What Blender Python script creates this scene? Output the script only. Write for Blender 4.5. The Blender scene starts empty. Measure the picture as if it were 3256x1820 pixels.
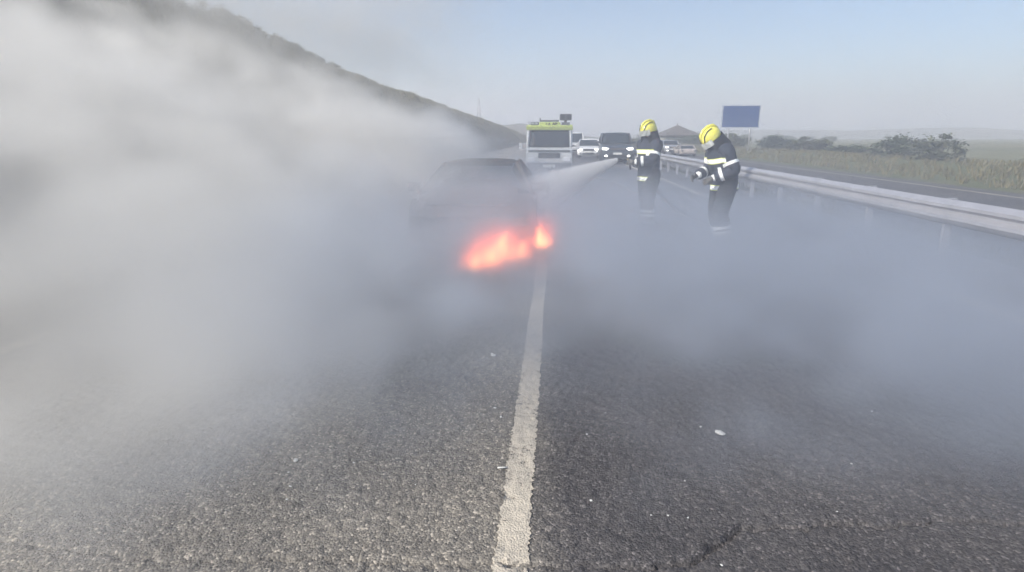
import bpy, bmesh, math, random
import numpy as np
from mathutils import Vector, Matrix, Euler
R = math.radians
random.seed(7); rng = np.random.default_rng(7)
scene = bpy.context.scene
col = scene.collection

# ------------------------------------------------------------------ camera, sky, sun, exposure
CAM_H = 1.58
cam_d = bpy.data.cameras.new('camera'); cam = bpy.data.objects.new('camera', cam_d); col.objects.link(cam)
cam.location = (0, 0, CAM_H)
cam.rotation_euler = Euler((R(90 - 14.396), 0, R(4.171)), 'XYZ')
cam_d.sensor_width = 36.0; cam_d.lens = 20.42
cam_d.clip_start = 0.05; cam_d.clip_end = 20000
scene.camera = cam

SUN_AZ = R(-122)      # where the sun stands, measured from the road direction (+Y) towards +X
SUN_EL = R(33)
world = bpy.data.worlds.new('World'); scene.world = world; world.use_nodes = True
wn = world.node_tree.nodes; wl = world.node_tree.links; wn.clear()
sky = wn.new('ShaderNodeTexSky'); sky.sky_type = 'NISHITA'; sky.sun_disc = False
sky.sun_elevation = SUN_EL; sky.sun_rotation = SUN_AZ
sky.air_density = 1.0; sky.dust_density = 1.8; sky.ozone_density = 4.0; sky.altitude = 100
bg = wn.new('ShaderNodeBackground'); bg.inputs['Strength'].default_value = 0.092
wo = wn.new('ShaderNodeOutputWorld')
wl.new(sky.outputs[0], bg.inputs['Color']); wl.new(bg.outputs[0], wo.inputs['Surface'])
sun_d = bpy.data.lights.new('sun', 'SUN'); sun_d.energy = 4.6; sun_d.angle = R(0.6); sun_d.color = (1.0, 0.95, 0.87)
sun = bpy.data.objects.new('sun', sun_d); col.objects.link(sun)
sdir = Vector((math.sin(SUN_AZ) * math.cos(SUN_EL), math.cos(SUN_AZ) * math.cos(SUN_EL), math.sin(SUN_EL)))
sun.rotation_euler = (-sdir).to_track_quat('-Z', 'Y').to_euler(); sun.location = sdir * 60
scene.view_settings.view_transform = 'Standard'; scene.view_settings.look = 'None'
scene.view_settings.exposure = 0.75; scene.view_settings.gamma = 1.0
scene.view_settings.use_curve_mapping = False
scene.render.engine = 'CYCLES'
cy = scene.cycles
cy.max_bounces = 5; cy.diffuse_bounces = 2; cy.glossy_bounces = 2; cy.transmission_bounces = 2
cy.volume_bounces = 2; cy.transparent_max_bounces = 8
cy.volume_step_rate = 24.0; cy.volume_max_steps = 256
cy.use_denoising = True; cy.sample_clamp_indirect = 4.0; cy.caustics_reflective = False; cy.caustics_refractive = False
cy.use_adaptive_sampling = True; cy.adaptive_threshold = 0.04; cy.adaptive_min_samples = 16

# ------------------------------------------------------------------ node helpers
class Fx:
    """a float socket with arithmetic, for shader and geometry node trees alike"""
    def __init__(s, t, k): s.t = t; s.k = k
    def _m(s, op, *o):
        n = s.t.nodes.new('ShaderNodeMath'); n.operation = op
        for i, v in enumerate((s,) + o):
            if isinstance(v, Fx): s.t.links.new(v.k, n.inputs[i])
            else: n.inputs[i].default_value = float(v)
        return Fx(s.t, n.outputs[0])
    def __add__(s, o): return s._m('ADD', o)
    __radd__ = __add__
    def __sub__(s, o): return s._m('SUBTRACT', o)
    def __rsub__(s, o): return (s * -1.0) + o
    def __mul__(s, o): return s._m('MULTIPLY', o)
    __rmul__ = __mul__
    def __truediv__(s, o): return s._m('DIVIDE', o)
    def exp(s): return s._m('EXPONENT')
    def pow(s, e): return s._m('POWER', e)
    def max(s, o): return s._m('MAXIMUM', o)
    def min(s, o): return s._m('MINIMUM', o)
    def abs(s): return s._m('ABSOLUTE')
    def ramp(s, a, b):           # smoothstep a..b -> 0..1
        n = s.t.nodes.new('ShaderNodeMapRange'); n.interpolation_type = 'SMOOTHSTEP'
        s.t.links.new(s.k, n.inputs[0]); n.inputs[1].default_value = a; n.inputs[2].default_value = b
        return Fx(s.t, n.outputs[0])

def noise_node(t, vec, scale, detail=3, rough=0.5, dist=0.0):
    n = t.nodes.new('ShaderNodeTexNoise'); n.inputs['Scale'].default_value = scale
    n.inputs['Detail'].default_value = detail; n.inputs['Roughness'].default_value = rough
    n.inputs['Distortion'].default_value = dist
    if vec is not None: t.links.new(vec, n.inputs['Vector'])
    return n

MATS = {}
def new_mat(name):
    m = bpy.data.materials.new(name); m.use_nodes = True
    MATS[name] = m
    return m, m.node_tree, m.node_tree.nodes['Principled BSDF']

def plain(name, colr, rough=0.5, metal=0.0, coat=0.0, var=0.12, vscale=6.0, bump=0.0, bscale=40.0, emit=None, estr=0.0):
    m, t, b = new_mat(name)
    tc = t.nodes.new('ShaderNodeTexCoord')
    n = noise_node(t, tc.outputs['Object'], vscale, 4, 0.6)
    r = t.nodes.new('ShaderNodeValToRGB')
    c = Vector(colr)
    r.color_ramp.elements[0].position = 0.25; r.color_ramp.elements[1].position = 0.75
    r.color_ramp.elements[0].color = (*(c * (1 - var)), 1); r.color_ramp.elements[1].color = (*[min(1, v * (1 + var)) for v in c], 1)
    t.links.new(n.outputs['Fac'], r.inputs[0]); t.links.new(r.outputs[0], b.inputs['Base Color'])
    b.inputs['Roughness'].default_value = rough; b.inputs['Metallic'].default_value = metal
    b.inputs['Coat Weight'].default_value = coat
    if bump:
        n2 = noise_node(t, tc.outputs['Object'], bscale, 3, 0.6)
        bp = t.nodes.new('ShaderNodeBump'); bp.inputs['Strength'].default_value = bump; bp.inputs['Distance'].default_value = 0.02
        t.links.new(n2.outputs['Fac'], bp.inputs['Height']); t.links.new(bp.outputs[0], b.inputs['Normal'])
    if emit:
        b.inputs['Emission Color'].default_value = (*emit, 1); b.inputs['Emission Strength'].default_value = estr
    return m

# ------------------------------------------------------------------ mesh helpers
def link(o, parent=None):
    col.objects.link(o)
    if parent is not None: o.parent = parent
    return o
def mesh_obj(name, me, mat=None, parent=None, smooth=False):
    if mat is not None and not me.materials: me.materials.append(MATS[mat] if isinstance(mat, str) else mat)
    if smooth:
        me.polygons.foreach_set('use_smooth', [True] * len(me.polygons))
    return link(bpy.data.objects.new(name, me), parent)
def bm_obj(name, bm, mat, parent=None, smooth=False):
    bmesh.ops.recalc_face_normals(bm, faces=bm.faces)
    me = bpy.data.meshes.new(name); bm.to_mesh(me); bm.free()
    return mesh_obj(name, me, mat, parent, smooth)
def py_obj(name, verts, faces, mat, parent=None, smooth=False):
    me = bpy.data.meshes.new(name); me.from_pydata([tuple(v) for v in verts], [], faces); me.update()
    return mesh_obj(name, me, mat, parent, smooth)
def tag(o, label, cat, group=None):
    o['label'] = label; o['category'] = cat
    if group: o['group'] = group
    return o
def empty(name, loc=(0, 0, 0), rz=0.0):
    o = bpy.data.objects.new(name, None); o.empty_display_size = 0.2
    o.location = loc; o.rotation_euler = (0, 0, rz); col.objects.link(o)
    return o
def structure(o, label=None):
    o['kind'] = 'structure'
    if label: o['label'] = label
    return o
def box(bm, c, s, bevel=0.0, rot=None):
    M = Matrix.Translation(c)
    if rot is not None: M = M @ Euler(rot).to_matrix().to_4x4()
    g = bmesh.ops.create_cube(bm, size=1.0, matrix=M @ Matrix.Diagonal((*s, 1)))
    if bevel > 0:
        ed = list({e for v in g['verts'] for e in v.link_edges})
        bmesh.ops.bevel(bm, geom=ed, offset=bevel, segments=2, affect='EDGES', profile=0.6)
def part_box(name, c, s, mat, parent, bevel=0.01, rot=None):
    bm = bmesh.new(); box(bm, c, s, bevel, rot); return bm_obj(name, bm, mat, parent)
def tube(bm, pts, r, n=8, cap=True):
    """tube along points with radius r (number or list)"""
    pts = [Vector(p) for p in pts]; rr = r if isinstance(r, (list, tuple)) else [r] * len(pts)
    rings = []; prev = None
    for i, p in enumerate(pts):
        d = (pts[min(i + 1, len(pts) - 1)] - pts[max(i - 1, 0)]).normalized()
        a = Vector((0, 0, 1)) if abs(d.z) < 0.9 else Vector((1, 0, 0))
        if prev is not None and abs(prev.dot(d)) < 0.95: a = prev
        u = d.cross(a).normalized(); v = d.cross(u).normalized(); prev = v.cross(d).cross(d) if False else a
        rings.append([bm.verts.new(p + (u * math.cos(2 * math.pi * k / n) + v * math.sin(2 * math.pi * k / n)) * rr[i]) for k in range(n)])
    for a, b in zip(rings, rings[1:]):
        for k in range(n): bm.faces.new((a[k], a[(k + 1) % n], b[(k + 1) % n], b[k]))
    if cap:
        bm.faces.new(rings[0][::-1]); bm.faces.new(rings[-1])
def part_tube(name, pts, r, mat, parent, n=8):
    bm = bmesh.new(); tube(bm, pts, r, n); return bm_obj(name, bm, mat, parent, True)
def copy_tree(o, parent=None):
    c = o.copy(); col.objects.link(c); c.parent = parent
    for ch in list(o.children): copy_tree(ch, c)
    return c

# ------------------------------------------------------------------ materials
def asphalt_nodes(t):
    """colour socket + bump socket of old chip asphalt, in metres"""
    g = t.nodes.new('ShaderNodeNewGeometry'); pos = g.outputs['Position']
    v = t.nodes.new('ShaderNodeTexVoronoi'); v.inputs['Scale'].default_value = 105; t.links.new(pos, v.inputs['Vector'])
    cr = t.nodes.new('ShaderNodeValToRGB'); e = cr.color_ramp.elements
    e[0].position = 0.0; e[0].color = (0.042, 0.041, 0.042, 1); e[1].position = 0.70; e[1].color = (0.088, 0.085, 0.082, 1)
    k = e.new(0.92); k.color = (0.115, 0.112, 0.106, 1); k = e.new(0.985); k.color = (0.19, 0.18, 0.17, 1)
    sp = t.nodes.new('ShaderNodeSeparateColor'); t.links.new(v.outputs['Color'], sp.inputs[0])
    t.links.new(sp.outputs[0], cr.inputs[0])
    n = noise_node(t, pos, 0.9, 5, 0.6)
    cr2 = t.nodes.new('ShaderNodeValToRGB'); cr2.color_ramp.elements[0].position = 0.3; cr2.color_ramp.elements[1].position = 0.75
    cr2.color_ramp.elements[0].color = (0.66, 0.66, 0.68, 1); cr2.color_ramp.elements[1].color = (1.18, 1.16, 1.12, 1)
    t.links.new(n.outputs['Fac'], cr2.inputs[0])
    mx = t.nodes.new('ShaderNodeMix'); mx.data_type = 'RGBA'; mx.blend_type = 'MULTIPLY'; mx.inputs[0].default_value = 1.0
    t.links.new(cr.outputs[0], mx.inputs[6]); t.links.new(cr2.outputs[0], mx.inputs[7])
    # sun and smoke shade put into the colour: left lane lit, right shaded
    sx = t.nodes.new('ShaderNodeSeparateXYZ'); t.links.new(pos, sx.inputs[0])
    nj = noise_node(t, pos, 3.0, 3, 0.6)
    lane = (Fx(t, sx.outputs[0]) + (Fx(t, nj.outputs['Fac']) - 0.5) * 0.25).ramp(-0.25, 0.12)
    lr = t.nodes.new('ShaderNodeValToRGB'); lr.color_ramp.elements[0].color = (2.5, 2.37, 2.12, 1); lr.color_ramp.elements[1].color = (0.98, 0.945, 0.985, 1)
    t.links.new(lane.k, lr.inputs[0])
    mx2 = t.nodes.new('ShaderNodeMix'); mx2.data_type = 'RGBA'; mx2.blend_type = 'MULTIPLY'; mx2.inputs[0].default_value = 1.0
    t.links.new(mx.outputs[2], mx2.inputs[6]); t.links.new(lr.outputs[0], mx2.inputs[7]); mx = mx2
    bp = t.nodes.new('ShaderNodeBump'); bp.inputs['Strength'].default_value = 0.55; bp.inputs['Distance'].default_value = 0.006
    t.links.new(v.outputs['Distance'], bp.inputs['Height']); bp.invert = True
    return mx.outputs[2], bp.outputs[0], pos, v
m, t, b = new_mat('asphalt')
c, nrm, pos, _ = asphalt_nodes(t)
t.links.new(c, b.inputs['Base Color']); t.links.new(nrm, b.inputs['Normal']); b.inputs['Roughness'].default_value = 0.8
m, t, b = new_mat('paint_line')
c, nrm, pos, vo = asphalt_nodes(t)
n1 = noise_node(t, pos, 60, 4, 0.65); n2 = noise_node(t, pos, 5, 3, 0.6)
f = (Fx(t, n1.outputs['Fac']) * 0.75 + Fx(t, n2.outputs['Fac']) * 0.4).ramp(0.60, 0.74)
n3 = noise_node(t, pos, 18, 4, 0.6)
pr = t.nodes.new('ShaderNodeValToRGB'); pr.color_ramp.elements[0].color = (0.33, 0.295, 0.245, 1); pr.color_ramp.elements[1].color = (0.56, 0.50, 0.41, 1)
t.links.new(n3.outputs['Fac'], pr.inputs[0])
mx = t.nodes.new('ShaderNodeMix'); mx.data_type = 'RGBA'
t.links.new(f.k, mx.inputs[0]); t.links.new(pr.outputs[0], mx.inputs[6]); t.links.new(c, mx.inputs[7])
t.links.new(mx.outputs[2], b.inputs['Base Color']); t.links.new(nrm, b.inputs['Normal']); b.inputs['Roughness'].default_value = 0.75

def earth(name, ca, cb, cc, scale):
    m, t, b = new_mat(name)
    g = t.nodes.new('ShaderNodeNewGeometry')
    n = noise_node(t, g.outputs['Position'], scale, 6, 0.65)
    r = t.nodes.new('ShaderNodeValToRGB'); e = r.color_ramp.elements
    e[0].position = 0.3; e[0].color = (*ca, 1); e[1].position = 0.7; e[1].color = (*cb, 1); k = e.new(0.5); k.color = (*cc, 1)
    t.links.new(n.outputs['Fac'], r.inputs[0]); t.links.new(r.outputs[0], b.inputs['Base Color']); b.inputs['Roughness'].default_value = 0.95
    bp = t.nodes.new('ShaderNodeBump'); bp.inputs['Strength'].default_value = 0.6; bp.inputs['Distance'].default_value = 0.15
    n2 = noise_node(t, g.outputs['Position'], scale * 9, 4, 0.6)
    t.links.new(n2.outputs['Fac'], bp.inputs['Height']); t.links.new(bp.outputs[0], b.inputs['Normal'])
earth('bank_earth', (0.055, 0.055, 0.030), (0.13, 0.11, 0.065), (0.085, 0.082, 0.042), 0.7)
earth('field', (0.10, 0.10, 0.05), (0.20, 0.17, 0.10), (0.14, 0.14, 0.07), 0.03)
earth('hill_ground', (0.07, 0.075, 0.045), (0.15, 0.12, 0.08), (0.10, 0.09, 0.055), 0.012)
earth('verge_grass', (0.06, 0.075, 0.028), (0.13, 0.12, 0.06), (0.09, 0.10, 0.04), 1.2)

plain('white_paint', (0.78, 0.78, 0.78), 0.25, coat=0.6, var=0.03)
plain('dark_paint', (0.045, 0.055, 0.07), 0.3, coat=0.6, var=0.06)
plain('silver_paint', (0.45, 0.46, 0.48), 0.3, 0.5, coat=0.5, var=0.04)
plain('beige_paint', (0.50, 0.43, 0.38), 0.3, 0.2, coat=0.5, var=0.04)
plain('lime_paint', (0.68, 0.78, 0.20), 0.35, coat=0.3, var=0.04)
plain('truck_white', (0.62, 0.64, 0.65), 0.35, coat=0.3, var=0.05)
plain('dark_glass', (0.02, 0.028, 0.035), 0.06, var=0.1)
plain('black_plastic', (0.018, 0.018, 0.02), 0.55, var=0.25)
plain('grey_plastic', (0.12, 0.125, 0.135), 0.5, var=0.12)
plain('tyre_rubber', (0.016, 0.016, 0.016), 0.85, var=0.3, bump=0.2)
plain('rim_metal', (0.5, 0.5, 0.52), 0.3, 0.9, var=0.1)
plain('lamp_glass', (0.85, 0.87, 0.9), 0.12, var=0.05)
plain('lit_lamp', (0.9, 0.92, 0.95), 0.15, var=0.02, emit=(1.0, 0.98, 0.92), estr=3.0)
plain('plate', (0.7, 0.7, 0.68), 0.4, var=0.05)
plain('charred', (0.022, 0.020, 0.019), 0.75, var=0.6, vscale=4, bump=0.35, bscale=25)
plain('scorched', (0.06, 0.05, 0.045), 0.6, var=0.55, vscale=3, bump=0.2, bscale=18)
plain('galvanised', (0.52, 0.51, 0.53), 0.45, 0.6, var=0.15, vscale=3)
plain('turnout', (0.020, 0.026, 0.042), 0.85, var=0.3, vscale=10, bump=0.35, bscale=30)
plain('turnout_dark', (0.016, 0.018, 0.024), 0.85, var=0.3, vscale=10, bump=0.3, bscale=30)
plain('reflective', (0.88, 0.90, 0.88), 0.3, var=0.05)
plain('reflective_yellow', (0.72, 0.80, 0.14), 0.5, var=0.06)
plain('helmet_yellow', (0.80, 0.74, 0.10), 0.25, coat=0.5, var=0.05)
plain('visor', (0.50, 0.52, 0.50), 0.1, var=0.05)
plain('skin', (0.42, 0.26, 0.19), 0.5, var=0.08)
plain('glove', (0.10, 0.095, 0.085), 0.8, var=0.2)
plain('boot', (0.02, 0.02, 0.02), 0.6, var=0.2)
plain('hose_canvas', (0.22, 0.20, 0.17), 0.85, var=0.15)
plain('brass', (0.55, 0.42, 0.2), 0.35, 0.9, var=0.1)
plain('sign_blue', (0.03, 0.07, 0.20), 0.4, var=0.06)
plain('sign_white', (0.75, 0.75, 0.75), 0.4, var=0.04)
plain('lettering', (0.03, 0.04, 0.02), 0.5, var=0.1)
plain('bark', (0.09, 0.07, 0.05), 0.9, var=0.3, bump=0.4)
plain('debris_pale', (0.55, 0.55, 0.53), 0.6, var=0.1)
plain('roof_tile', (0.10, 0.085, 0.075), 0.85, var=0.25, vscale=3)
plain('plaster', (0.42, 0.39, 0.33), 0.9, var=0.1)
plain('seat_burnt', (0.03, 0.028, 0.026), 0.9, var=0.3)
def leafmat(name, ca, cb):
    m, t, b = new_mat(name)
    oi = t.nodes.new('ShaderNodeNewGeometry')
    r = t.nodes.new('ShaderNodeValToRGB'); r.color_ramp.elements[0].color = (*ca, 1); r.color_ramp.elements[1].color = (*cb, 1)
    t.links.new(oi.outputs['Random Per Island'], r.inputs[0]); t.links.new(r.outputs[0], b.inputs['Base Color'])
    b.inputs['Roughness'].default_value = 0.7
leafmat('leaf_dark', (0.030, 0.045, 0.018), (0.085, 0.105, 0.04))
leafmat('leaf_olive', (0.05, 0.06, 0.03), (0.12, 0.125, 0.06))
leafmat('dry_grass', (0.07, 0.07, 0.03), (0.20, 0.17, 0.09))

# ------------------------------------------------------------------ ground, road, markings
def terrain(name, xs, ys, zf, mat):
    X, Y = np.meshgrid(xs, ys); Z = zf(X, Y)
    nx, ny = len(xs), len(ys)
    v = np.stack([X.ravel(), Y.ravel(), Z.ravel()], 1)
    i = np.arange(nx * ny).reshape(ny, nx)
    f = np.stack([i[:-1, :-1], i[:-1, 1:], i[1:, 1:], i[1:, :-1]], -1).reshape(-1, 4)
    me = bpy.data.meshes.new(name)
    me.vertices.add(len(v)); me.vertices.foreach_set('co', v.ravel())
    me.loops.add(f.size); me.loops.foreach_set('vertex_index', f.ravel())
    me.polygons.add(len(f)); me.polygons.foreach_set('loop_start', np.arange(len(f)) * 4)
    me.update(calc_edges=True)
    return structure(mesh_obj(name, me, mat, None, True))
def smooth_noise(shape, passes):
    a = rng.normal(size=shape)
    for _ in range(passes):
        a = (a + np.roll(a, 1, 0) + np.roll(a, -1, 0) + np.roll(a, 1, 1) + np.roll(a, -1, 1)) / 5
    return a / a.std()
def lump(x, y, s, seed):
    """cheap smooth 2d noise from a few sines"""
    r = np.random.default_rng(seed); z = 0
    for k in range(10):
        a = r.uniform(0, 2 * math.pi); w = s * r.uniform(0.5, 2.2); p = r.uniform(0, 6.28)
        z = z + np.sin((x * math.cos(a) + y * math.sin(a)) / w * 6.28 + p) * (0.5 + r.uniform(0, 1))
    return z / 6

# near patch of road with real chippings and the crack cut into it
fx = np.arange(-3.2, 3.2001, 0.0125); fy = np.arange(1.55, 4.6001, 0.0125)
near = smooth_noise((len(fy), len(fx)), 1) * 0.0022 + smooth_noise((len(fy), len(fx)), 12) * 0.0014
CR = np.array([(-3.2, 1.80), (-2.3, 1.86), (-1.5, 1.79), (-0.9, 1.84), (-0.35, 1.85), (-0.213, 1.862), (-0.088, 1.871), (0.07, 1.866), (0.183, 1.885), (0.30, 1.879), (0.392, 1.893),
               (0.482, 1.905), (0.535, 1.930), (0.581, 1.950), (0.637, 1.995), (0.672, 2.03), (0.706, 2.062), (0.78, 2.13), (0.92, 2.17), (1.03, 2.16), (1.2, 2.21), (1.4, 2.20), (1.7, 2.27), (2.2, 2.25), (3.2, 2.4)])
GX, GY = np.meshgrid(fx, fy)
CR[:, 1] += 0.012
wob = np.sin(GX * 37) * 0.008 + np.sin(GX * 83 + 1) * 0.005
dc = np.full(GX.shape, 9.0)
for (x0, y0), (x1, y1) in zip(CR, CR[1:]):
    d = np.array([x1 - x0, y1 - y0]); tt = np.clip(((GX - x0) * d[0] + (GY + wob - y0) * d[1]) / (d @ d), 0, 1)
    dc = np.minimum(dc, np.hypot(GX - x0 - tt * d[0], GY + wob - y0 - tt * d[1]))
amp = np.clip((GX - 0.3) * 2, 0, 1) * np.clip((1.1 - GX) * 3, 0, 1)
crw = 0.0125 + 0.002 * np.sin(GX * 11) + 0.002 * amp
crack = -np.clip(1 - dc / crw, 0, 1) ** 0.6 * (0.014 + 0.012 * np.clip((GX - 0.1) * 4, 0, 1) + 0.008 * amp)
edge = np.minimum.reduce([np.clip((GX + 3.2) / 0.15, 0, 1), np.clip((3.2 - GX) / 0.15, 0, 1), np.clip((GY - 1.55) / 0.05, 0, 1), np.clip((4.6 - GY) / 0.6, 0, 1)])
near = (near + crack) * edge
ROAD_L, ROAD_R = -7.2, 5.75
xs = np.concatenate([np.linspace(ROAD_L, -3.3, 9), fx, np.linspace(3.3, ROAD_R, 6)])
ys = np.concatenate([np.linspace(-14, 1.45, 8), fy, np.geomspace(4.75, 420, 40)])
def road_z(X, Y):
    Z = np.zeros_like(X)
    Z[8:8 + len(fy), 9:9 + len(fx)] = near
    return Z
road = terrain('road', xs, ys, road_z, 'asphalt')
# the lane line beside the camera's feet, laid over the same chippings
def near_z(x, y):
    i = np.clip(np.round((np.asarray(x) - fx[0]) / 0.0125).astype(int), 0, len(fx) - 1)
    j = np.clip(np.round((np.asarray(y) - fy[0]) / 0.0125).astype(int), 0, len(fy) - 1)
    z = near[j, i]
    return np.where((np.asarray(y) > 4.6) | (np.asarray(y) < 1.55), 0, z)
lx = np.arange(-17, -6 + 1) * 0.0125 ; lx = lx + 0.0
LX = np.array([-0.2125 + 0.0125 * k for k in range(12)])
ly = np.concatenate([np.linspace(-14, 1.5, 5), fy, np.geomspace(4.7, 420, 40)])
def line_z(X, Y):
    Z = near_z(X, Y) * 0.8 + 0.004
    return np.where(near_z(X, Y) < -0.006, near_z(X, Y) - 0.004, Z)
jit = lambda X, Y: X
lm = terrain('lane_marking', LX, ly, line_z, 'paint_line'); lm['label'] = 'worn white lane line running away from the camera'
v = lm.data.vertices
for vv in v:
    e = 1 if vv.co.x > -0.085 else (-1 if vv.co.x < -0.205 else 0)
    if e and vv.co.y < 12: vv.co.x += e * random.uniform(-0.011, 0.006)
def strip(name, x0, x1, y0, y1, z, mat='paint_line'):
    return structure(py_obj(name, [(x0, y0, z), (x1, y0, z), (x1, y1, z), (x0, y1, z)], [(0, 1, 2, 3)], mat))
strip('edge_line', 4.04, 4.22, -14, 420, 0.004)
strip('edge_line', -4.25, -4.10, -14, 420, 0.004)
# ground to the horizon, other carriageway, median and verges
gx = np.concatenate([-np.geomspace(6000, 20, 14), np.linspace(-15, 60, 40), np.geomspace(70, 6000, 16)])
gy = np.concatenate([-np.geomspace(600, 20, 6), np.linspace(-10, 300, 40), np.geomspace(330, 7000, 18)])
terrain('ground', gx, gy, lambda X, Y: -0.62 + 0.0 * X, 'field')
mx_ = np.array([5.75, 6.1, 6.7, 7.2])
terrain('median', mx_, np.linspace(-14, 420, 120), lambda X, Y: np.interp(X, mx_, [0.0, -0.10, -0.36, -0.43]) + 0.02 * lump(X, Y, 3, 3) * (X > 5.8) * (X < 7.1), 'verge_grass')
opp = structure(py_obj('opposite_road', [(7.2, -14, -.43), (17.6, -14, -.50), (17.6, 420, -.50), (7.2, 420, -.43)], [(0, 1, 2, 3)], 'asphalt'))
strip('edge_line', 7.6, 7.75, -14, 420, -0.428)
strip('edge_line', 16.2, 16.35, -14, 420, -0.484)
for k in range(18): strip('lane_marking', 11.6, 11.75, -8 + k * 12, -3.5 + k * 12, -0.453)
vx = np.linspace(17.6, 34, 22)
terrain('verge', vx, np.linspace(-14, 300, 130), lambda X, Y: np.interp(X, [17.6, 19, 24, 34], [-0.5, -0.42, 0.1, -0.5]) + 0.09 * lump(X, Y, 4, 5) * np.clip((X - 17.6) / 2, 0, 1), 'verge_grass')

# ------------------------------------------------------------------ cutting bank on the left
def bank_z(X, Y):
    ridge = np.interp(Y, [-20, 30, 40, 53, 71, 107, 179, 260, 420], [6.1, 5.9, 5.55, 5.4, 5.2, 4.65, 3.8, 2.6, 1.0])
    prof = np.interp(X, [-60, -26, -16, -14.3, -13.6, -12.0, -8.3, -7.2], [0.55, 0.9, 1.02, 1.01, 0.97, 0.78, 0.10, 0.0])
    env = np.clip((-7.2 - X) / 1.5, 0, 1)
    return ridge * prof + env * (0.10 * lump(X, Y, 2.6, 11) + 0.16 * lump(X, Y, 9, 12)) - 0.01
bx = np.concatenate([np.linspace(-60, -20, 8), np.arange(-19, -7.19, 0.3), [-7.2]])
by = np.concatenate([np.arange(-14, 60, 0.5), np.arange(60, 420, 3.0)])
bank = terrain('embankment', bx, by, bank_z, 'bank_earth')
bank['label'] = 'dark cutting slope rising along the left side of the road'
def bank_h(x, y): return float(bank_z(np.array([x]), np.array([y]))[0])
# dry grass on it: tufts of blades in one mass
def grass_mass(name, n, place, label, hmin=0.12, hmax=0.45, blades=6):
    V = []; Fc = []
    for _ in range(n):
        x, y, z = place()
        for _b in range(blades):
            a = random.uniform(0, 6.28); h = random.uniform(hmin, hmax); w = h * 0.06 + 0.006
            bxx, byy = x + random.gauss(0, 0.09), y + random.gauss(0, 0.09)
            lx_, ly_ = math.cos(a) * h * 0.4, math.sin(a) * h * 0.4
            wx, wy = -math.sin(a) * w, math.cos(a) * w
            k = len(V)
            V += [(bxx - wx, byy - wy, z - 0.02), (bxx + wx, byy + wy, z - 0.02), (bxx + lx_ * 0.4 + wx * 0.6, byy + ly_ * 0.4 + wy * 0.6, z + h * 0.6), (bxx + lx_, byy + ly_, z + h)]
            Fc += [(k, k + 1, k + 2), (k, k + 2, k + 3)]
    o = py_obj(name, V, Fc, 'dry_grass'); o['kind'] = 'stuff'; o['label'] = label; o['category'] = 'grass'
    return o
def pl_bank():
    y = 6 + 190 * random.random() ** 2.2
    x = random.uniform(-15.5, -7.8) if random.random() < 0.6 else random.gauss(-14.2, 0.6)
    return x, y, bank_h(x, y)
grass_mass('bank_grass', 9000, pl_bank, 'dry grass growing over the left bank and its ridge')
def pl_med():
    y = 4 + 130 * random.random() ** 1.8; x = random.uniform(5.85, 7.1)
    return x, y, np.interp(x, mx_, [0.0, -0.10, -0.36, -0.43])
grass_mass('median_grass', 2600, pl_med, 'short grass under the guard rail in the median', 0.06, 0.25)
def pl_ver():
    y = 8 + 150 * random.random() ** 1.6; x = random.uniform(18.2, 26)
    return x, y, float(np.interp(x, [17.6, 19, 24, 34], [-0.5, -0.42, 0.1, -0.5]))
grass_mass('verge_grass', 3500, pl_ver, 'rough grass on the far verge beyond the opposite lanes', 0.12, 0.4)

# ------------------------------------------------------------------ hills
def hill(name, cx_, cy_, length, depth, prof, label, seed):
    us = np.linspace(0, 1, 60); vs = np.linspace(0, 1, 12)
    U, Vv = np.meshgrid(us, vs)
    Z = np.interp(U, prof[0], prof[1]) * np.sin(np.pi * np.clip(Vv * 0.98 + 0.01, 0, 1)) ** 0.8
    Z = Z * (1 + 0.07 * lump(U * length, Vv * depth, length / 9, seed)) - 0.7
    X = cx_ + (U - 0.5) * length; Y = cy_ + (Vv - 0.5) * depth
    vv = np.stack([X.ravel(), Y.ravel(), Z.ravel()], 1)
    i = np.arange(U.size).reshape(U.shape)
    f = np.stack([i[:-1, :-1], i[:-1, 1:], i[1:, 1:], i[1:, :-1]], -1).reshape(-1, 4).tolist()
    o = py_obj(name, vv.tolist(), f, 'hill_ground', None, True); structure(o, label); return o
hill('hill', 500, 2300, 3000, 900, ([0, .12, .25, .31, .35, .40, .46, .52, .6, .75, 1], [0, 16, 30, 26, 34, 22, 36, 24, 28, 40, 0]), 'low hazy ridge along the horizon', 21)
hill('hill', -26, 420, 150, 120, ([0, .2, .5, .62, .8, 1], [0, 8, 11, 8.6, 3, 0]), 'low brown mound behind the rescue truck', 22)
hill('hill', 420, 900, 760, 300, ([0, .15, .3, .5, .7, 1], [0, 9, 13, 11, 16, 0]), 'near brown rise on the right horizon', 23)
# ------------------------------------------------------------------ guard rail in the median
rail = empty('guard_rail', (5.2, 0, 0)); tag(rail, 'double ridged steel guard rail on posts along the right edge of the road', 'guard rail')
wprof = [(0.0, 0.46), (-0.035, 0.49), (-0.075, 0.54), (-0.075, 0.58), (-0.02, 0.62), (-0.02, 0.65), (-0.075, 0.69), (-0.075, 0.73), (-0.035, 0.765), (0.0, 0.79)]
def rail_mesh(L):
    V = []; Fc = []
    for y in (0, L):
        for px, pz in wprof: V.append((px, y, pz))
        for px, pz in wprof: V.append((px + 0.006, y, pz))
    n = len(wprof); k = 2 * n
    for i in range(n - 1):
        Fc.append((i, i + 1, k + i + 1, k + i)); Fc.append((n + i, k + n + i, k + n + i + 1, n + i + 1))
    Fc += [(0, k, k + n, n), (n - 1, 2 * n - 1, k + 2 * n - 1, k + n - 1)]
    me = bpy.data.meshes.new('rail_beam'); me.from_pydata(V, [], Fc); me.update(); me.materials.append(MATS['galvanised']); return me
rme = rail_mesh(3.99)
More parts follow.
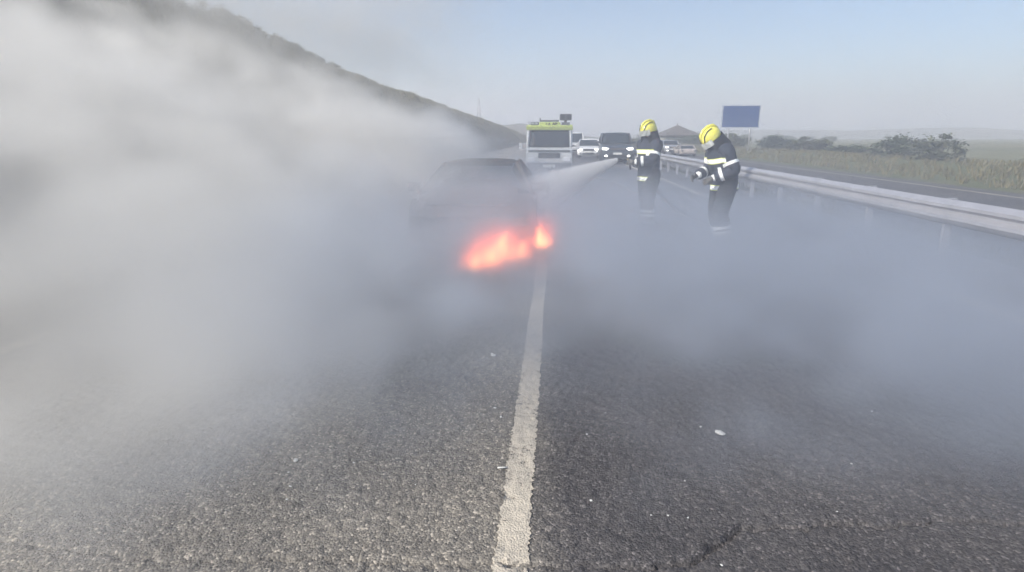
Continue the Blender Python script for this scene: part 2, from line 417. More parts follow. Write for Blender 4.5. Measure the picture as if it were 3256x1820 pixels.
bm = bmesh.new(); box(bm, (0.06, 0, 0.30), (0.10, 0.05, 0.98)); box(bm, (0.0, 0, 0.63), (0.05, 0.08, 0.2)); bmesh.ops.recalc_face_normals(bm, faces=bm.faces)
pme = bpy.data.meshes.new('post'); bm.to_mesh(pme); bm.free(); pme.materials.append(MATS['galvanised'])
for k in range(-2, 32):
    o = link(bpy.data.objects.new('rail_beam', rme), rail); o.location = (random.uniform(-.006, .006), k * 4.0, random.uniform(-.01, .01))
    o = link(bpy.data.objects.new('post', pme), rail); o.location = (0.03, k * 4.0 + 0.2, 0)
    if k < 14: o = link(bpy.data.objects.new('post', pme), rail); o.location = (0.03, k * 4.0 + 2.2, 0)
far = link(bpy.data.objects.new('rail_beam', rail_mesh(260)), rail); far.location = (0, 128, 0)

# ------------------------------------------------------------------ cars
def quad_panel(name, pts, th, mat, parent, bulge=0.0):
    """a slightly curved panel through four corners, thickness inwards"""
    a, b_, c_, d = [Vector(p) for p in pts]; nrm = (b_ - a).cross(d - a).normalized()
    N = 6; V = []; Fc = []
    for s in (0, 1):
        for j in range(N + 1):
            for i in range(N + 1):
                u, w = i / N, j / N
                p = a * (1 - u) * (1 - w) + b_ * u * (1 - w) + c_ * u * w + d * (1 - u) * w
                p = p + nrm * (bulge * 16 * u * (1 - u) * w * (1 - w) - s * th)
                V.append(p)
    M = (N + 1) ** 2
    for j in range(N):
        for i in range(N):
            q = [j * (N + 1) + i, j * (N + 1) + i + 1, (j + 1) * (N + 1) + i + 1, (j + 1) * (N + 1) + i]
            Fc.append(tuple(q)); Fc.append(tuple(M + k for k in q[::-1]))
    rim = [i for i in range(N + 1)] + [j * (N + 1) + N for j in range(1, N + 1)] + [N * (N + 1) + i for i in range(N - 1, -1, -1)] + [j * (N + 1) for j in range(N - 1, 0, -1)]
    for i in range(len(rim)):
        p, q = rim[i], rim[(i + 1) % len(rim)]; Fc.append((q, p, M + p, M + q))
    o = py_obj(name, V, Fc, mat, parent, True)
    return o

def wheel(parent, x, y, r, w, tyre_mat, rim_mat):
    sx = 1 if x > 0 else -1
    root = None
    bm = bmesh.new(); n = 28
    prof = [(0.0, r * 0.60), (0.0, r * 0.9), (0.03, r * 0.985), (w - 0.03, r * 0.985), (w, r * 0.9), (w, r * 0.60)]
    rings = [[bm.verts.new((px, math.cos(6.2832 * k / n) * pr, math.sin(6.2832 * k / n) * pr)) for k in range(n)] for px, pr in prof]
    for a, b_ in zip(rings, rings[1:] + rings[:1]):
        for k in range(n): bm.faces.new((a[k], a[(k + 1) % n], b_[(k + 1) % n], b_[k]))
    wh = bm_obj('wheel', bm, tyre_mat, parent, True)
    wh.location = (x - sx * w / 2 - w / 2, y, r)
    bm = bmesh.new()
    fx_ = w * 0.86 if sx > 0 else w * 0.14
    c0 = bm.verts.new((fx_, 0, 0)); ri = [bm.verts.new((fx_ - sx * (0.0 if k % 4 else 0.03), math.cos(6.2832 * k / 20) * r * 0.62, math.sin(6.2832 * k / 20) * r * 0.62)) for k in range(20)]
    for k in range(20): bm.faces.new((c0, ri[k], ri[(k + 1) % 20]))
    bm_obj('rim', bm, rim_mat, wh)
    bm = bmesh.new(); bmesh.ops.create_cone(bm, cap_ends=True, segments=12, radius1=r * .14, radius2=r * .11, depth=0.03, matrix=Matrix.Translation((fx_ + sx * 0.01, 0, 0)) @ Matrix.Rotation(math.pi / 2, 4, 'Y'))
    bm_obj('hub_cap', bm, rim_mat, wh)

def car(name, label, loc, rz, P, mats, group=None, cat='car', lit=False, grp_glass=True):
    """front faces local -Y. P: L W H sill hood belt tail, y stations wb(windscreen base) wt(top) rt(rear roof) rb(rear base), r wheel"""
    L, W, H = P['L'], P['W'], P['H']; hw = W / 2; sill = P['sill']; hood = P['hood']; belt = P['belt']; tail = P['tail']
    yf, yr = -L / 2, L / 2
    wb, wt, rt, rb = P['wb'], P['wt'], P['rt'], P['rb']; r = P['r']
    paint = mats['paint']; glass = mats['glass']
    root = empty(name, loc, rz); tag(root, label, cat, group)
    # body shell below the windows
    st = [(yf, .80, sill + .10, hood - .30), (yf + .04, .90, sill + .02, hood - .16), (yf + .22, .965, sill, hood - .06), (yf + .6, .99, sill, hood - .01), (wb - .25, 1.0, sill, hood + (belt - hood) * .55),
          (wb + .05, 1.0, sill, belt), (0.0, 1.0, sill, belt + .01), (rb - .15, .995, sill, belt + .015), (rb + (yr - rb) * .5, .985, sill, tail + .01), (yr - .12, .95, sill + .04, tail - .02), (yr, .84, sill + .12, tail - .14)]
    st = sorted(st, key=lambda q: q[0])
    bm = bmesh.new(); rings = []
    for y, k, zb, zt in st:
        h_ = hw * k; dz = zt - zb
        half = [(0, zb), (h_ * .80, zb), (h_ * .955, zb + dz * .10), (h_ * .985, zb + dz * .35), (h_, zb + dz * .55), (h_ * .985, zb + dz * .80), (h_ * .93, zt - dz * .03), (h_ * .80, zt + .005), (h_ * .4, zt + .022), (0, zt + .03)]
        ring = [(px, pz) for px, pz in half] + [(-px, pz) for px, pz in half[-2:0:-1]]
        rings.append([bm.verts.new((px, y, pz)) for px, pz in ring])
    n = len(rings[0])
    for a, b_ in zip(rings, rings[1:]):
        for k in range(n): bm.faces.new((a[k], a[(k + 1) % n], b_[(k + 1) % n], b_[k]))
    bm.faces.new(rings[0]); bm.faces.new(rings[-1][::-1])
    body = bm_obj('body', bm, paint, root, True)
    sb = body.modifiers.new('s', 'SUBSURF'); sb.levels = 1; sb.render_levels = 1
    # cabin: roof, pillars and panes
    bh, th = hw * .93, hw * P.get('tumble', .74); zb, zr = belt + .0, H
    zt = H - .06
    BL = lambda s, y: Vector((s * bh, y, zb)); TL = lambda s, y: Vector((s * th, y, zt))
    bm = bmesh.new(); ns = 7
    rr = []
    for j in range(ns):
        u = j / (ns - 1); y = wt + (rt - wt) * u - .03 + .06 * u
        zc = H - .045 * (2 * u - 1) ** 2
        rr.append([bm.verts.new((px * th * 1.02, y, zc - dz)) for px, dz in ((-1, .065), (-.86, .022), (-.5, .005), (0, 0), (.5, .005), (.86, .022), (1, .065))] +
                  [bm.verts.new((px * th * 1.0, y, zc - .085)) for px in (.9, 0, -.9)])
    for a, b_ in zip(rr, rr[1:]):
        k = len(a)
        for i in range(k): bm.faces.new((a[i], a[(i + 1) % k], b_[(i + 1) % k], b_[i]))
    bm.faces.new(rr[0]); bm.faces.new(rr[-1][::-1])
    bm_obj('roof', bm, mats.get('roof', paint), root, True)
    pw = P.get('pw', .045)
    def pillar(a, b_, w=pw):
        part_tube('pillar', [a, a.lerp(b_, .5) + Vector((math.copysign(.015, a.x), 0, 0)), b_], w, paint, root, 6)
    mid = (wt + rt) / 2 + .05
    for s in (-1, 1):
        pillar(BL(s, wb), TL(s, wt)); pillar(BL(s, rb), TL(s, rt)); pillar(BL(s, mid), TL(s, mid), pw * .9)
    if glass:
        e = .02
        quad_panel('windscreen', [(-bh + e, wb, zb + .01), (bh - e, wb, zb + .01), (th - e, wt, zt), (-th + e, wt, zt)], .012, glass, root, .05)
        quad_panel('rear_window', [(bh - e, rb, zb + .01), (-bh + e, rb, zb + .01), (-th + e, rt, zt), (th - e, rt, zt)], .012, glass, root, .04)
        for s in (-1, 1):
            for ya, yb, ta, tb in ((wb, mid, wt, mid), (mid, rb, mid, rt)):
                q = [(s * (bh - .012), ya + .05, zb + .01), (s * (bh - .012), yb - .03, zb + .01), (s * (th - .005), tb - .03, zt), (s * (th - .005), ta + .03, zt)]
                quad_panel('side_window', q if s > 0 else [q[1], q[0], q[3], q[2]], .01, glass, root, .015)
    # dark cabin floor and seats, seen through openings
    for s in (-.36, .36):
        part_box('seat', (s * W / 2 * 1.05, wt + .45, belt - .02), (.46, .16, .5), 'seat_burnt', root, .05, (R(-12), 0, 0))
    # wheels in dark arches
    fyw, ryw = yf + P.get('fo', .85), yr - P.get('ro', .85)
    for s in (-1, 1):
        for y in (fyw, ryw):
            bm = bmesh.new(); bmesh.ops.create_cone(bm, cap_ends=True, segments=28, radius1=r * 1.14, radius2=r * 1.14, depth=.012, matrix=Matrix.Translation((s * (hw * 1.0 - .002), y, r * 1.02)) @ Matrix.Rotation(math.pi / 2, 4, 'Y'))
            bm_obj('wheel_arch', bm, 'black_plastic', root)
            wheel(root, s * (hw - .075), y, r * P.get('flat', 1.0), .20, 'tyre_rubber', mats.get('rim', 'rim_metal'))
    # face
    lm = mats.get('lamp', 'lit_lamp' if lit else 'lamp_glass'); hz = hood - .20
    for s in (-1, 1):
        bm = bmesh.new(); box(bm, (s * hw * .70, yf + .07, hz), (hw * .40, .16, .14), .04, (0, s * R(-8), s * R(-18))); bm_obj('headlight', bm, lm, root, True)
        bm = bmesh.new(); box(bm, (s * hw * .66, yf + .03, sill + .17), (.16, .1, .10), .03); bm_obj('fog_light', bm, lm if P.get('fog') else 'grey_plastic', root, True)
        bm = bmesh.new(); box(bm, (s * hw * .78, yr - .05, tail - .17), (hw * .26, .12, .2), .03); bm_obj('tail_light', bm, mats.get('tail', 'grey_plastic'), root, True)
        bm = bmesh.new(); box(bm, (s * (hw + .10), wb + .30, belt + .08), (.20, .10, .14), .03); box(bm, (s * (hw + .0), wb + .30, belt + .03), (.1, .05, .05), .01)
        bm_obj('mirror', bm, mats.get('mirror', paint), root, True)
    part_box('grille', (0, yf + .005, hz + .0), (hw * .92, .07, .15), 'black_plastic', root, .015)
    for k in range(3): part_box('grille_bar', (0, yf - .035, hz - .045 + k * .045), (hw * .88, .012, .012), 'rim_metal' if not mats.get('burnt') else 'charred', root, .003)
    part_box('lower_intake', (0, yf + .01, sill + .17), (hw * 1.0, .06, .13), 'black_plastic', root, .015)
    if not mats.get('burnt'): part_box('number_plate', (0, yf - .035, sill + .30), (.50, .015, .11), 'plate', root, .004)
    part_tube('wiper', [(-.1, wb - .02, belt + .035), (-.55 * hw, wb + .08, belt + .10)], .008, 'black_plastic', root, 5)
    return root
HATCH = dict(L=4.1, W=1.76, H=1.46, sill=.22, hood=.86, belt=.93, tail=.95, wb=-.95, wt=-.22, rt=1.35, rb=1.85, r=.31, fo=.78, ro=.75)
SEDAN = dict(L=4.6, W=1.82, H=1.42, sill=.2, hood=.82, belt=.92, tail=.98, wb=-.95, wt=-.15, rt=1.0, rb=1.75, r=.32, fo=.88, ro=.98)
SUV = dict(L=4.9, W=1.96, H=1.86, sill=.34, hood=1.10, belt=1.18, tail=1.15, wb=-1.05, wt=-.5, rt=1.9, rb=2.25, r=.38, fo=.9, ro=.95, tumble=.80, fog=True)
VAN = dict(L=5.0, W=1.95, H=1.98, sill=.26, hood=1.05, belt=1.12, tail=1.12, wb=-1.85, wt=-1.15, rt=2.3, rb=2.42, r=.33, fo=.85, ro=.95, tumble=.86)
car('car', 'white car with headlights facing us just right of the rescue truck', (2.55, 46, 0), R(-4), HATCH, dict(paint='white_paint', glass='dark_glass'), 'stopped traffic behind the rescue truck', lit=True)
car('car', 'tall dark grey vehicle facing us behind the helmeted firefighter with the nozzle', (3.68, 37.4, 0), R(-2), SUV, dict(paint='dark_paint', glass='dark_glass'), 'stopped traffic behind the rescue truck', cat='car', lit=True)
car('van', 'white van mostly hidden behind the rescue truck, only its roof corner showing', (1.55, 55, 0), 0, VAN, dict(paint='white_paint', glass='dark_glass'), 'stopped traffic behind the rescue truck', cat='van')
SUV2 = dict(SUV, H=1.72, L=4.4, rt=1.6, rb=2.0)
car('car', 'grey car with bright headlight beyond the guard rail, left of two', (13.4, 72, -.47), R(3), SUV2, dict(paint='silver_paint', glass='dark_glass'), 'cars beyond the guard rail', lit=True)
LOW = dict(SEDAN, H=1.22, hood=.70, belt=.76, tail=.80)
car('car', 'low beige car with pale window surround beyond the guard rail, right of two', (14.4, 68, -.48), R(180), LOW, dict(paint='beige_paint', glass='dark_glass'), 'cars beyond the guard rail')
BURNT = dict(L=4.3, W=1.84, H=1.22, sill=.10, hood=.66, belt=.74, tail=.82, wb=-1.05, wt=-.20, rt=.95, rb=1.75, r=.32, fo=.85, ro=.9, tumble=.64, flat=.86, pw=.04)
bc = car('burning_car', 'charred low car burning at its front, almost hidden in smoke', (-1.22, 9.95, 0), R(1.5), BURNT, dict(paint='scorched', glass='dark_glass', roof='charred', rim='charred', lamp='charred', tail='charred', mirror='black_plastic', burnt=True))
part_box('open_bonnet', (0, -1.45, .74), (1.3, 1.0, .03), 'charred', bc, .012, (R(9), 0, R(2)))

# ------------------------------------------------------------------ lime rescue truck
def truck():
    r0 = empty('rescue_truck', (-.26, 24.5, 0), 0); tag(r0, 'lime yellow rescue truck with roof lamps facing us across the lane', 'truck')
    W = 1.90; h = W / 2
    # cab shell from side profile
    prof = [(0.0, .42), (-.02, .80), (.06, 1.10), (.30, 1.16), (.62, 1.84), (1.70, 1.86), (1.72, .42)]
    def shell(name, pr, w, mat, bev=.03):
        bm = bmesh.new()
        a = [bm.verts.new((-w, y, z)) for y, z in pr]; b_ = [bm.verts.new((w, y, z)) for y, z in pr]
        bm.faces.new(a); bm.faces.new(b_[::-1])
        for i in range(len(pr)): j = (i + 1) % len(pr); bm.faces.new((a[i], b_[i], b_[j], a[j]))
        bmesh.ops.bevel(bm, geom=list(bm.edges), offset=bev, segments=2, affect='EDGES')
        return bm_obj(name, bm, mat, r0, False)
    shell('cab', prof, h, 'truck_white')
    # lime brow over the windscreen, raised centre, lamp recesses
    shell('brow', [(.50, 1.85), (.44, 2.02), (.52, 2.06), (1.75, 2.10), (1.75, 1.85)], h + .01, 'lime_paint', .025)
    shell('raised_centre', [(.50, 2.03), (.50, 2.155), (.60, 2.18), (1.5, 2.18), (1.5, 2.03)], .44, 'lime_paint', .015)
    part_box('lamp_housing', (-.62, .62, 2.12), (.34, .22, .13), 'grey_plastic', r0, .02)
    for k in (-.70, -.55): part_box('lamp_lens', (k, .505, 2.12), (.11, .02, .08), 'visor', r0, .006)
    part_box('roof_bar', (-.02, .80, 2.23), (.80, .16, .07), 'grey_plastic', r0, .02)
    part_box('roof_bar_bracket', (-.40, .78, 2.28), (.05, .05, .14), 'grey_plastic', r0, .01)
    part_box('lamp_recess', (.66, .62, 2.10), (.34, .2, .14), 'grey_plastic', r0, .02)
    part_box('work_lamp_panel', (.66, .85, 2.38), (.50, .08, .26), 'grey_plastic', r0, .015, (R(-14), 0, 0))
    for k in (-.12, .12): part_box('work_lamp', (.66 + k, .80, 2.38), (.19, .03, .18), 'black_plastic', r0, .01, (R(-14), 0, 0))
    part_tube('lamp_mast', [(.66, .95, 2.08), (.66, .90, 2.34)], .06, 'grey_plastic', r0)
    part_tube('aerial', [(-.86, .9, 2.08), (-.90, .95, 2.22)], .012, 'black_plastic', r0, 5)
    # windscreen and pillars
    quad_panel('windscreen', [(-h + .12, .262, 1.165), (h - .12, .262, 1.165), (h - .15, .575, 1.835), (-h + .15, .575, 1.835)], .015, 'dark_glass', r0, .03)
    for s in (-1, 1):
        part_tube('windscreen_pillar', [(s * (h - .05), .27, 1.13), (s * (h - .08), .585, 1.86)], .05, 'truck_white', r0)
        q = [(s * (h + .006), .55, 1.15), (s * (h + .006), 1.35, 1.15), (s * (h + .004), 1.35, 1.78), (s * (h + .004), .78, 1.78)]
        quad_panel('side_window', q if s > 0 else [q[1], q[0], q[3], q[2]], .01, 'dark_glass', r0)
        part_box('door_handle', (s * (h + .02), 1.25, 1.02), (.03, .16, .04), 'black_plastic', r0, .008)
        bm = bmesh.new(); box(bm, (s * (h + .24), .42, 1.20), (.13, .09, .28), .03); tube(bm, [(s * h, .5, 1.1), (s * (h + .2), .42, 1.12)], .018, 6); tube(bm, [(s * h, .5, 1.32), (s * (h + .2), .42, 1.3)], .018, 6)
        bm_obj('mirror', bm, 'truck_white', r0)
        part_box('headlight', (s * (h - .24), -.01, .68), (.30, .06, .17), 'lamp_glass', r0, .02)
        part_box('fog_light', (s * (h - .14), -.035, .50), (.12, .04, .07), 'lit_lamp' if s > 0 else 'lamp_glass', r0, .015)
    part_box('grille', (0, -.015, .84), (.9, .05, .2), 'black_plastic', r0, .01)
    for k in range(4): part_box('grille_bar', (0, -.045, .77 + k * .048), (.88, .015, .014), 'grey_plastic', r0, .003)
    part_box('bumper', (0, -.01, .42), (1.86, .14, .26), 'grey_plastic', r0, .03)
    part_box('number_plate', (0, -.09, .42), (.5, .012, .11), 'plate', r0, .003)
    part_box('bonnet_strip', (0, .005, 1.03), (1.7, .05, .07), 'grey_plastic', r0, .01, (R(-12), 0, 0))
    for s in (-.4, .25): part_tube('wiper', [(s, .25, 1.17), (s + .42, .31, 1.30)], .012, 'black_plastic', r0, 5)
    # body behind the cab
    part_box('equipment_body', (0, 3.45, 1.30), (1.92, 3.3, 1.56), 'lime_paint', r0, .04)
    for s in (-1, 1):
        for k in range(3): part_box('roller_shutter', (s * .965, 2.45 + k * 1.0, 1.28), (.02, .86, 1.1), 'galvanised', r0, .005)
        part_tube('roof_rail', [(s * .8, 1.9, 2.14), (s * .8, 5.0, 2.14)], .03, 'galvanised', r0)
        wheel(r0, s * .86, .85, .37, .24, 'tyre_rubber', 'rim_metal'); wheel(r0, s * .86, 4.1, .37, .28, 'tyre_rubber', 'rim_metal')
        part_box('wheel_arch', (s * .93, .85, .72), (.1, .95, .12), 'black_plastic', r0, .03)
    part_box('chassis', (0, 2.7, .45), (.9, 5.0, .2), 'black_plastic', r0, .02)
    # lettering on the brow
    for txt, x, sz in (('I', -.14, .085), ('A', -.02, .085), ('AIB', .22, .095)):
        cu = bpy.data.curves.new('lettering', 'FONT'); cu.body = txt; cu.size = sz * 1.5; cu.align_x = 'CENTER'; cu.extrude = .004; cu.offset = .006
        o = bpy.data.objects.new('lettering', cu); col.objects.link(o)
        bpy.context.view_layer.update()
        me = bpy.data.meshes.new_from_object(o.evaluated_get(bpy.context.evaluated_depsgraph_get()))
        bpy.data.objects.remove(o)
        me.materials.clear(); me.materials.append(MATS['lettering'])
        q = link(bpy.data.objects.new('lettering', me), r0); q.location = (x, .488, 2.06); q.rotation_euler = (R(90), 0, 0)
truck()

# ------------------------------------------------------------------ firefighters
def smooth_path(p, n=10):
    p = [Vector(q) for q in p]; out = []
    for i in range(len(p) - 1):
        a, b_, c_, d2 = p[max(i - 1, 0)], p[i], p[i + 1], p[min(i + 2, len(p) - 1)]
        for k in range(n):
            u = k / n; out.append(.5 * ((2 * b_) + (c_ - a) * u + (2 * a - 5 * b_ + 4 * c_ - d2) * u * u + (3 * b_ - a - 3 * c_ + d2) * u ** 3))
    return out + [p[-1]]
def skin_mesh(verts, edges, radii, root=0, levels=2):
    me = bpy.data.meshes.new('tmp'); me.from_pydata([tuple(v) for v in verts], edges, [])
    o = bpy.data.objects.new('tmp', me); col.objects.link(o)
    md = o.modifiers.new('skin', 'SKIN'); md.use_smooth_shade = True
    for i, r in enumerate(radii):
        sv = me.skin_vertices[0].data[i]; sv.radius = r if isinstance(r, tuple) else (r, r); sv.use_root = (i == root)
    s = o.modifiers.new('sub', 'SUBSURF'); s.levels = levels; s.render_levels = levels
    bpy.context.view_layer.update()
    out = bpy.data.meshes.new_from_object(o.evaluated_get(bpy.context.evaluated_depsgraph_get()))
    bpy.data.objects.remove(o); bpy.data.meshes.remove(me)
    out.polygons.foreach_set('use_smooth', [True] * len(out.polygons))
    return out
def band_of(me, p, nrm, width, push=0.006, near=None, maxd=0.5):
    """the slice of a garment mesh between two planes, pushed out a little"""
    bm = bmesh.new(); bm.from_mesh(me); nrm = Vector(nrm).normalized(); p = Vector(p)
    for s in (-1, 1):
        g = bm.verts[:] + bm.edges[:] + bm.faces[:]
        bmesh.ops.bisect_plane(bm, geom=g, plane_co=p + nrm * s * width / 2, plane_no=nrm * s, clear_outer=True)
    if near is not None:
        kill = [v for v in bm.verts if (v.co - Vector(near)).length > maxd]
        bmesh.ops.delete(bm, geom=kill, context='VERTS')
    bm.normal_update()
    nn = {v: v.normal.copy() for v in bm.verts}
    for v in bm.verts: v.co += nn[v] * push
    return bm
def firefighter(loc, face, J, label, hold=None):
    """J: joints in local space, front is -Y. face: rotation about z"""
    r0 = empty('person', loc, face); tag(r0, label, 'person', 'firefighters')
    V = Vector
    pel, waist, chest, neck, head = (V(J[k]) for k in ('pelvis', 'waist', 'chest', 'neck', 'head'))
    crown = head + (head - neck).normalized() * .10
    # body: head, neck, trunk, limbs as one skin
    vs = [pel, waist, chest, neck, head, crown]; es = [(0, 1), (1, 2), (2, 3), (3, 4), (4, 5)]; ra = [(.11, .10), (.12, .10), (.13, .10), .055, (.078, .095), (.06, .075)]
    for s in ('l', 'r'):
        i = len(vs); vs += [V(J['sh' + s]), V(J['el' + s]), V(J['wr' + s])]; es += [(2, i), (i, i + 1), (i + 1, i + 2)]; ra += [.06, .045, .032]
        i = len(vs); vs += [V(J['hp' + s]).lerp(V(J['kn' + s]), .35), V(J['kn' + s]), V(J['an' + s])]
        es += [(0, i), (i, i + 1), (i + 1, i + 2)]; ra += [.085, .06, .035]
    me = skin_mesh(vs, es, ra); mesh_obj('body', me, 'skin', r0)
    # face details under the helmet
    hd = (head - neck).normalized(); fwd = V(J['look']).normalized(); fwd = (fwd - hd * fwd.dot(hd)).normalized(); sd = fwd.cross(hd).normalized()
    bm = bmesh.new(); c_ = head + fwd * .092 + hd * -.015
    bmesh.ops.create_cone(bm, cap_ends=True, segments=8, radius1=.018, radius2=.006, depth=.045, matrix=Matrix.Translation(c_) @ hd.to_track_quat('Z', 'Y').to_matrix().to_4x4()); bm_obj('nose', bm, 'skin', r0, True)
    for s in (-1, 1):
        bm = bmesh.new(); bmesh.ops.create_uvsphere(bm, u_segments=8, v_segments=6, radius=.011, matrix=Matrix.Translation(head + fwd * .082 + sd * s * .033 + hd * .018)); bm_obj('eye', bm, 'boot', r0, True)
    bm = bmesh.new(); box(bm, head + fwd * .078 - hd * .055, (.045, .03, .012), .004); bm_obj('mouth', bm, 'glove', r0, True)
    # jacket
    hem = V(J['hem'])
    bm = bmesh.new(); col_ = V(J['collar']); sx_ = V((1, 0, 0))
    path = [(hem, .190, .150), (hem + V((0, 0, .005)), .222, .182), (hem.lerp(pel, .6), .218, .180), (pel.lerp(waist, .35), .212, .172), (waist, .205, .165), (waist.lerp(chest, .5), .222, .172), (chest, .235, .175), (chest.lerp(col_, .35), .225, .165), (chest.lerp(col_, .7), .165, .135), (col_, .095, .10), (col_ + (col_ - chest).normalized() * .05, .088, .095)]
    nr_ = 24; rings = []
    for i, (p, rx, ry) in enumerate(path):
        dd = (path[min(i + 1, len(path) - 1)][0] - path[max(i - 1, 0)][0]).normalized(); fy_ = dd.cross(sx_).normalized()
        rings.append([bm.verts.new(p + sx_ * math.cos(6.2832 * k / nr_) * rx * (1 + .025 * math.sin(k * 2.3 + i * 1.9)) + fy_ * math.sin(6.2832 * k / nr_) * ry * (1 + .03 * math.sin(k * 1.7 + i * 2.4))) for k in range(nr_)])
    for ra_, rb_ in zip(rings, rings[1:]):
        for k in range(nr_): bm.faces.new((ra_[k], ra_[(k + 1) % nr_], rb_[(k + 1) % nr_], rb_[k]))
    bm.faces.new(rings[0]); bm.faces.new(rings[-1])
    for s in ('l', 'r'):
        a, b_, c_ = V(J['sh' + s]), V(J['el' + s]), V(J['wr' + s])
        tube(bm, smooth_path([chest.lerp(a, .55), a, a.lerp(b_, .5), b_, b_.lerp(c_, .5), b_.lerp(c_, .95)], 4), [.10] * 4 + [.102, .10, .096, .092] + [.09] * 4 + [.084, .088, .090, .086] + [.08] * 4 + [.074], 14)
    bmesh.ops.recalc_face_normals(bm, faces=bm.faces)
    jm = bpy.data.meshes.new('jacket'); bm.to_mesh(jm); bm.free(); jk = mesh_obj('jacket', jm, 'turnout', r0, True)
    ax = (chest - waist).normalized(); low = (waist - hem).normalized()
    bands = [(chest - ax * .02, ax, .055, chest, .32), (hem + low * .06, low, .055, hem, .36), ]
    for p, nn, w, nr, md in bands:
        bm = band_of(jm, p, nn, w, .007, nr, md); q = bm_obj('reflective_band', bm, 'reflective', jk, True)
        for sgn in (-1, 1):
            bm = band_of(jm, p + nn * sgn * (w / 2 + .005), nn, .010, .006, nr, md); bm_obj('yellow_edging', bm, 'reflective_yellow', q, True)
    for s in ('l', 'r'):
        a, b_, c_ = V(J['sh' + s]), V(J['el' + s]), V(J['wr' + s])
        d1 = (b_ - a).normalized(); d2 = (c_ - b_).normalized()
        for p, dd in ((a.lerp(b_, .62), d1), (b_.lerp(c_, .62), d2)):
            bm = band_of(jm, p, dd, .045, .006, p, .16); bm_obj('reflective_band', bm, 'reflective', jk, True)
    # trousers and boots
    for nm in ('trousers',):
        bm = bmesh.new()
        for s in ('l', 'r'):
            a, b_, c_ = V(J['hp' + s]), V(J['kn' + s]), V(J['an' + s])
            tube(bm, smooth_path([pel.lerp(a, .7) + V((0, 0, .06)), a, a.lerp(b_, .5), b_, b_.lerp(c_, .5), b_.lerp(c_, .88)], 4), [.13, .135, .14, .14] + [.14, .137, .134, .13] + [.127, .124, .120, .117] + [.115, .118, .122, .125] + [.127] * 4 + [.12], 16)
        bmesh.ops.recalc_face_normals(bm, faces=bm.faces)
        tm = bpy.data.meshes.new('trousers'); bm.to_mesh(tm); bm.free(); tr = mesh_obj('trousers', tm, 'turnout_dark', r0, True)
        for s in ('l', 'r'):
            b_, c_ = V(J['kn' + s]), V(J['an' + s]); dd = (c_ - b_).normalized()
            for u in (.48, .66):
                p = b_.lerp(c_, u); bm = band_of(tm, p, dd, .045, .006, p, .2); bm_obj('reflective_band', bm, 'reflective', tr, True)
    toe = V(J.get('toe', (0, -.15, -.05)))
    for s in ('l', 'r'):
        a = V(J['an' + s]); f_ = toe.normalized()
        bmn = skin_mesh([a + V((0, .0, .18)), a + V((0, 0, .0)), V((a.x, a.y, .055)) - f_ * .05, V((a.x, a.y, .05)) + f_ * .09, V((a.x, a.y, .045)) + f_ * .17], [(0, 1), (1, 2), (2, 3), (3, 4)], [.075, .07, .066, .062, .05]); mesh_obj('boot', bmn, 'boot', r0)
    # gloves: palm and five fingers curled round what they hold
    for s in ('l', 'r'):
        w = V(J['wr' + s]); d = V(J['hand' + s]).normalized(); g = V(J['grip' + s]).normalized(); u = d.cross(g).normalized()
        pm = w + d * .075
        vs = [w, pm, ]; es = [(0, 1)]; ra = [.034, (.045, .026)]
        for k, ln in enumerate((.072, .082, .076, .060)):
            o_ = u * (.034 - .022 * k); i = len(vs)
            vs += [pm + d * .025 + o_, pm + d * (.025 + ln * .5) + o_ + g * .012, pm + d * (.025 + ln * .62) + o_ + g * .045, pm + d * (.02 + ln * .35) + o_ + g * .062]
            es += [(1, i), (i, i + 1), (i + 1, i + 2), (i + 2, i + 3)]; ra += [.0115, .011, .010, .009]
        i = len(vs); vs += [w + d * .04 + u * .045, w + d * .075 + u * .055 + g * .03, w + d * .09 + u * .035 + g * .055]; es += [(1, i), (i, i + 1), (i + 1, i + 2)]; ra += [.014, .012, .010]
        gm = skin_mesh(vs, es, ra, 0, 1); mesh_obj('glove', gm, 'glove', r0)
        bm = bmesh.new(); tube(bm, [w - d * .045, w + d * .02], [.056, .046], 12); bm_obj('cuff', bm, 'reflective', r0, True)
    # helmet with brim, comb, visor and neck curtain
    q = Matrix((sd, -fwd, hd)).transposed().to_4x4()      # local x side, -y forward, z up
    hm = Matrix.Translation(head + hd * .045 - fwd * .01) @ q
    bm = bmesh.new(); bmesh.ops.create_uvsphere(bm, u_segments=28, v_segments=16, radius=1.0)
    for v_ in bm.verts:
        x_, y_, z_ = v_.co
        lowb = -.30 - .30 * max(0, y_)
        z2 = max(z_, lowb)
        flare = 1.0 + (.12 if z_ < lowb else 0)
        v_.co = V((x_ * .122 * flare, y_ * .152 * flare, z2 * .128))
    he = bm_obj('helmet', bm, 'helmet_yellow', r0, True); he.matrix_local = hm
    bm = bmesh.new(); tube(bm, [(0, -.150, .03), (0, -.115, .105), (0, -.04, .138), (0, .05, .138), (0, .12, .105), (0, .155, .03)], [.010, .020, .022, .022, .020, .010], 8); bm_obj('comb', bm, 'helmet_yellow', he, True)
    for s in (-1, 1):
        bm = bmesh.new(); tube(bm, [(s * .060, -.148, -.01), (s * .075, -.105, .080), (s * .080, -.03, .112), (s * .078, .05, .108)], .007, 6); bm_obj('trim_strip', bm, 'black_plastic', he, True)
    bm = bmesh.new(); n_ = 12; ra_, rb_ = [], []
    for k in range(n_ + 1):
        a = math.pi * (1.12 + .76 * k / n_)
        ra_.append(bm.verts.new((math.cos(a) * .138, math.sin(a) * .172, .005))); rb_.append(bm.verts.new((math.cos(a) * .132, math.sin(a) * .178, -.085)))
    for k in range(n_): bm.faces.new((ra_[k], ra_[k + 1], rb_[k + 1], rb_[k]))
    bmesh.ops.solidify(bm, geom=bm.faces[:], thickness=.004); bm_obj('visor', bm, 'visor', he, True)
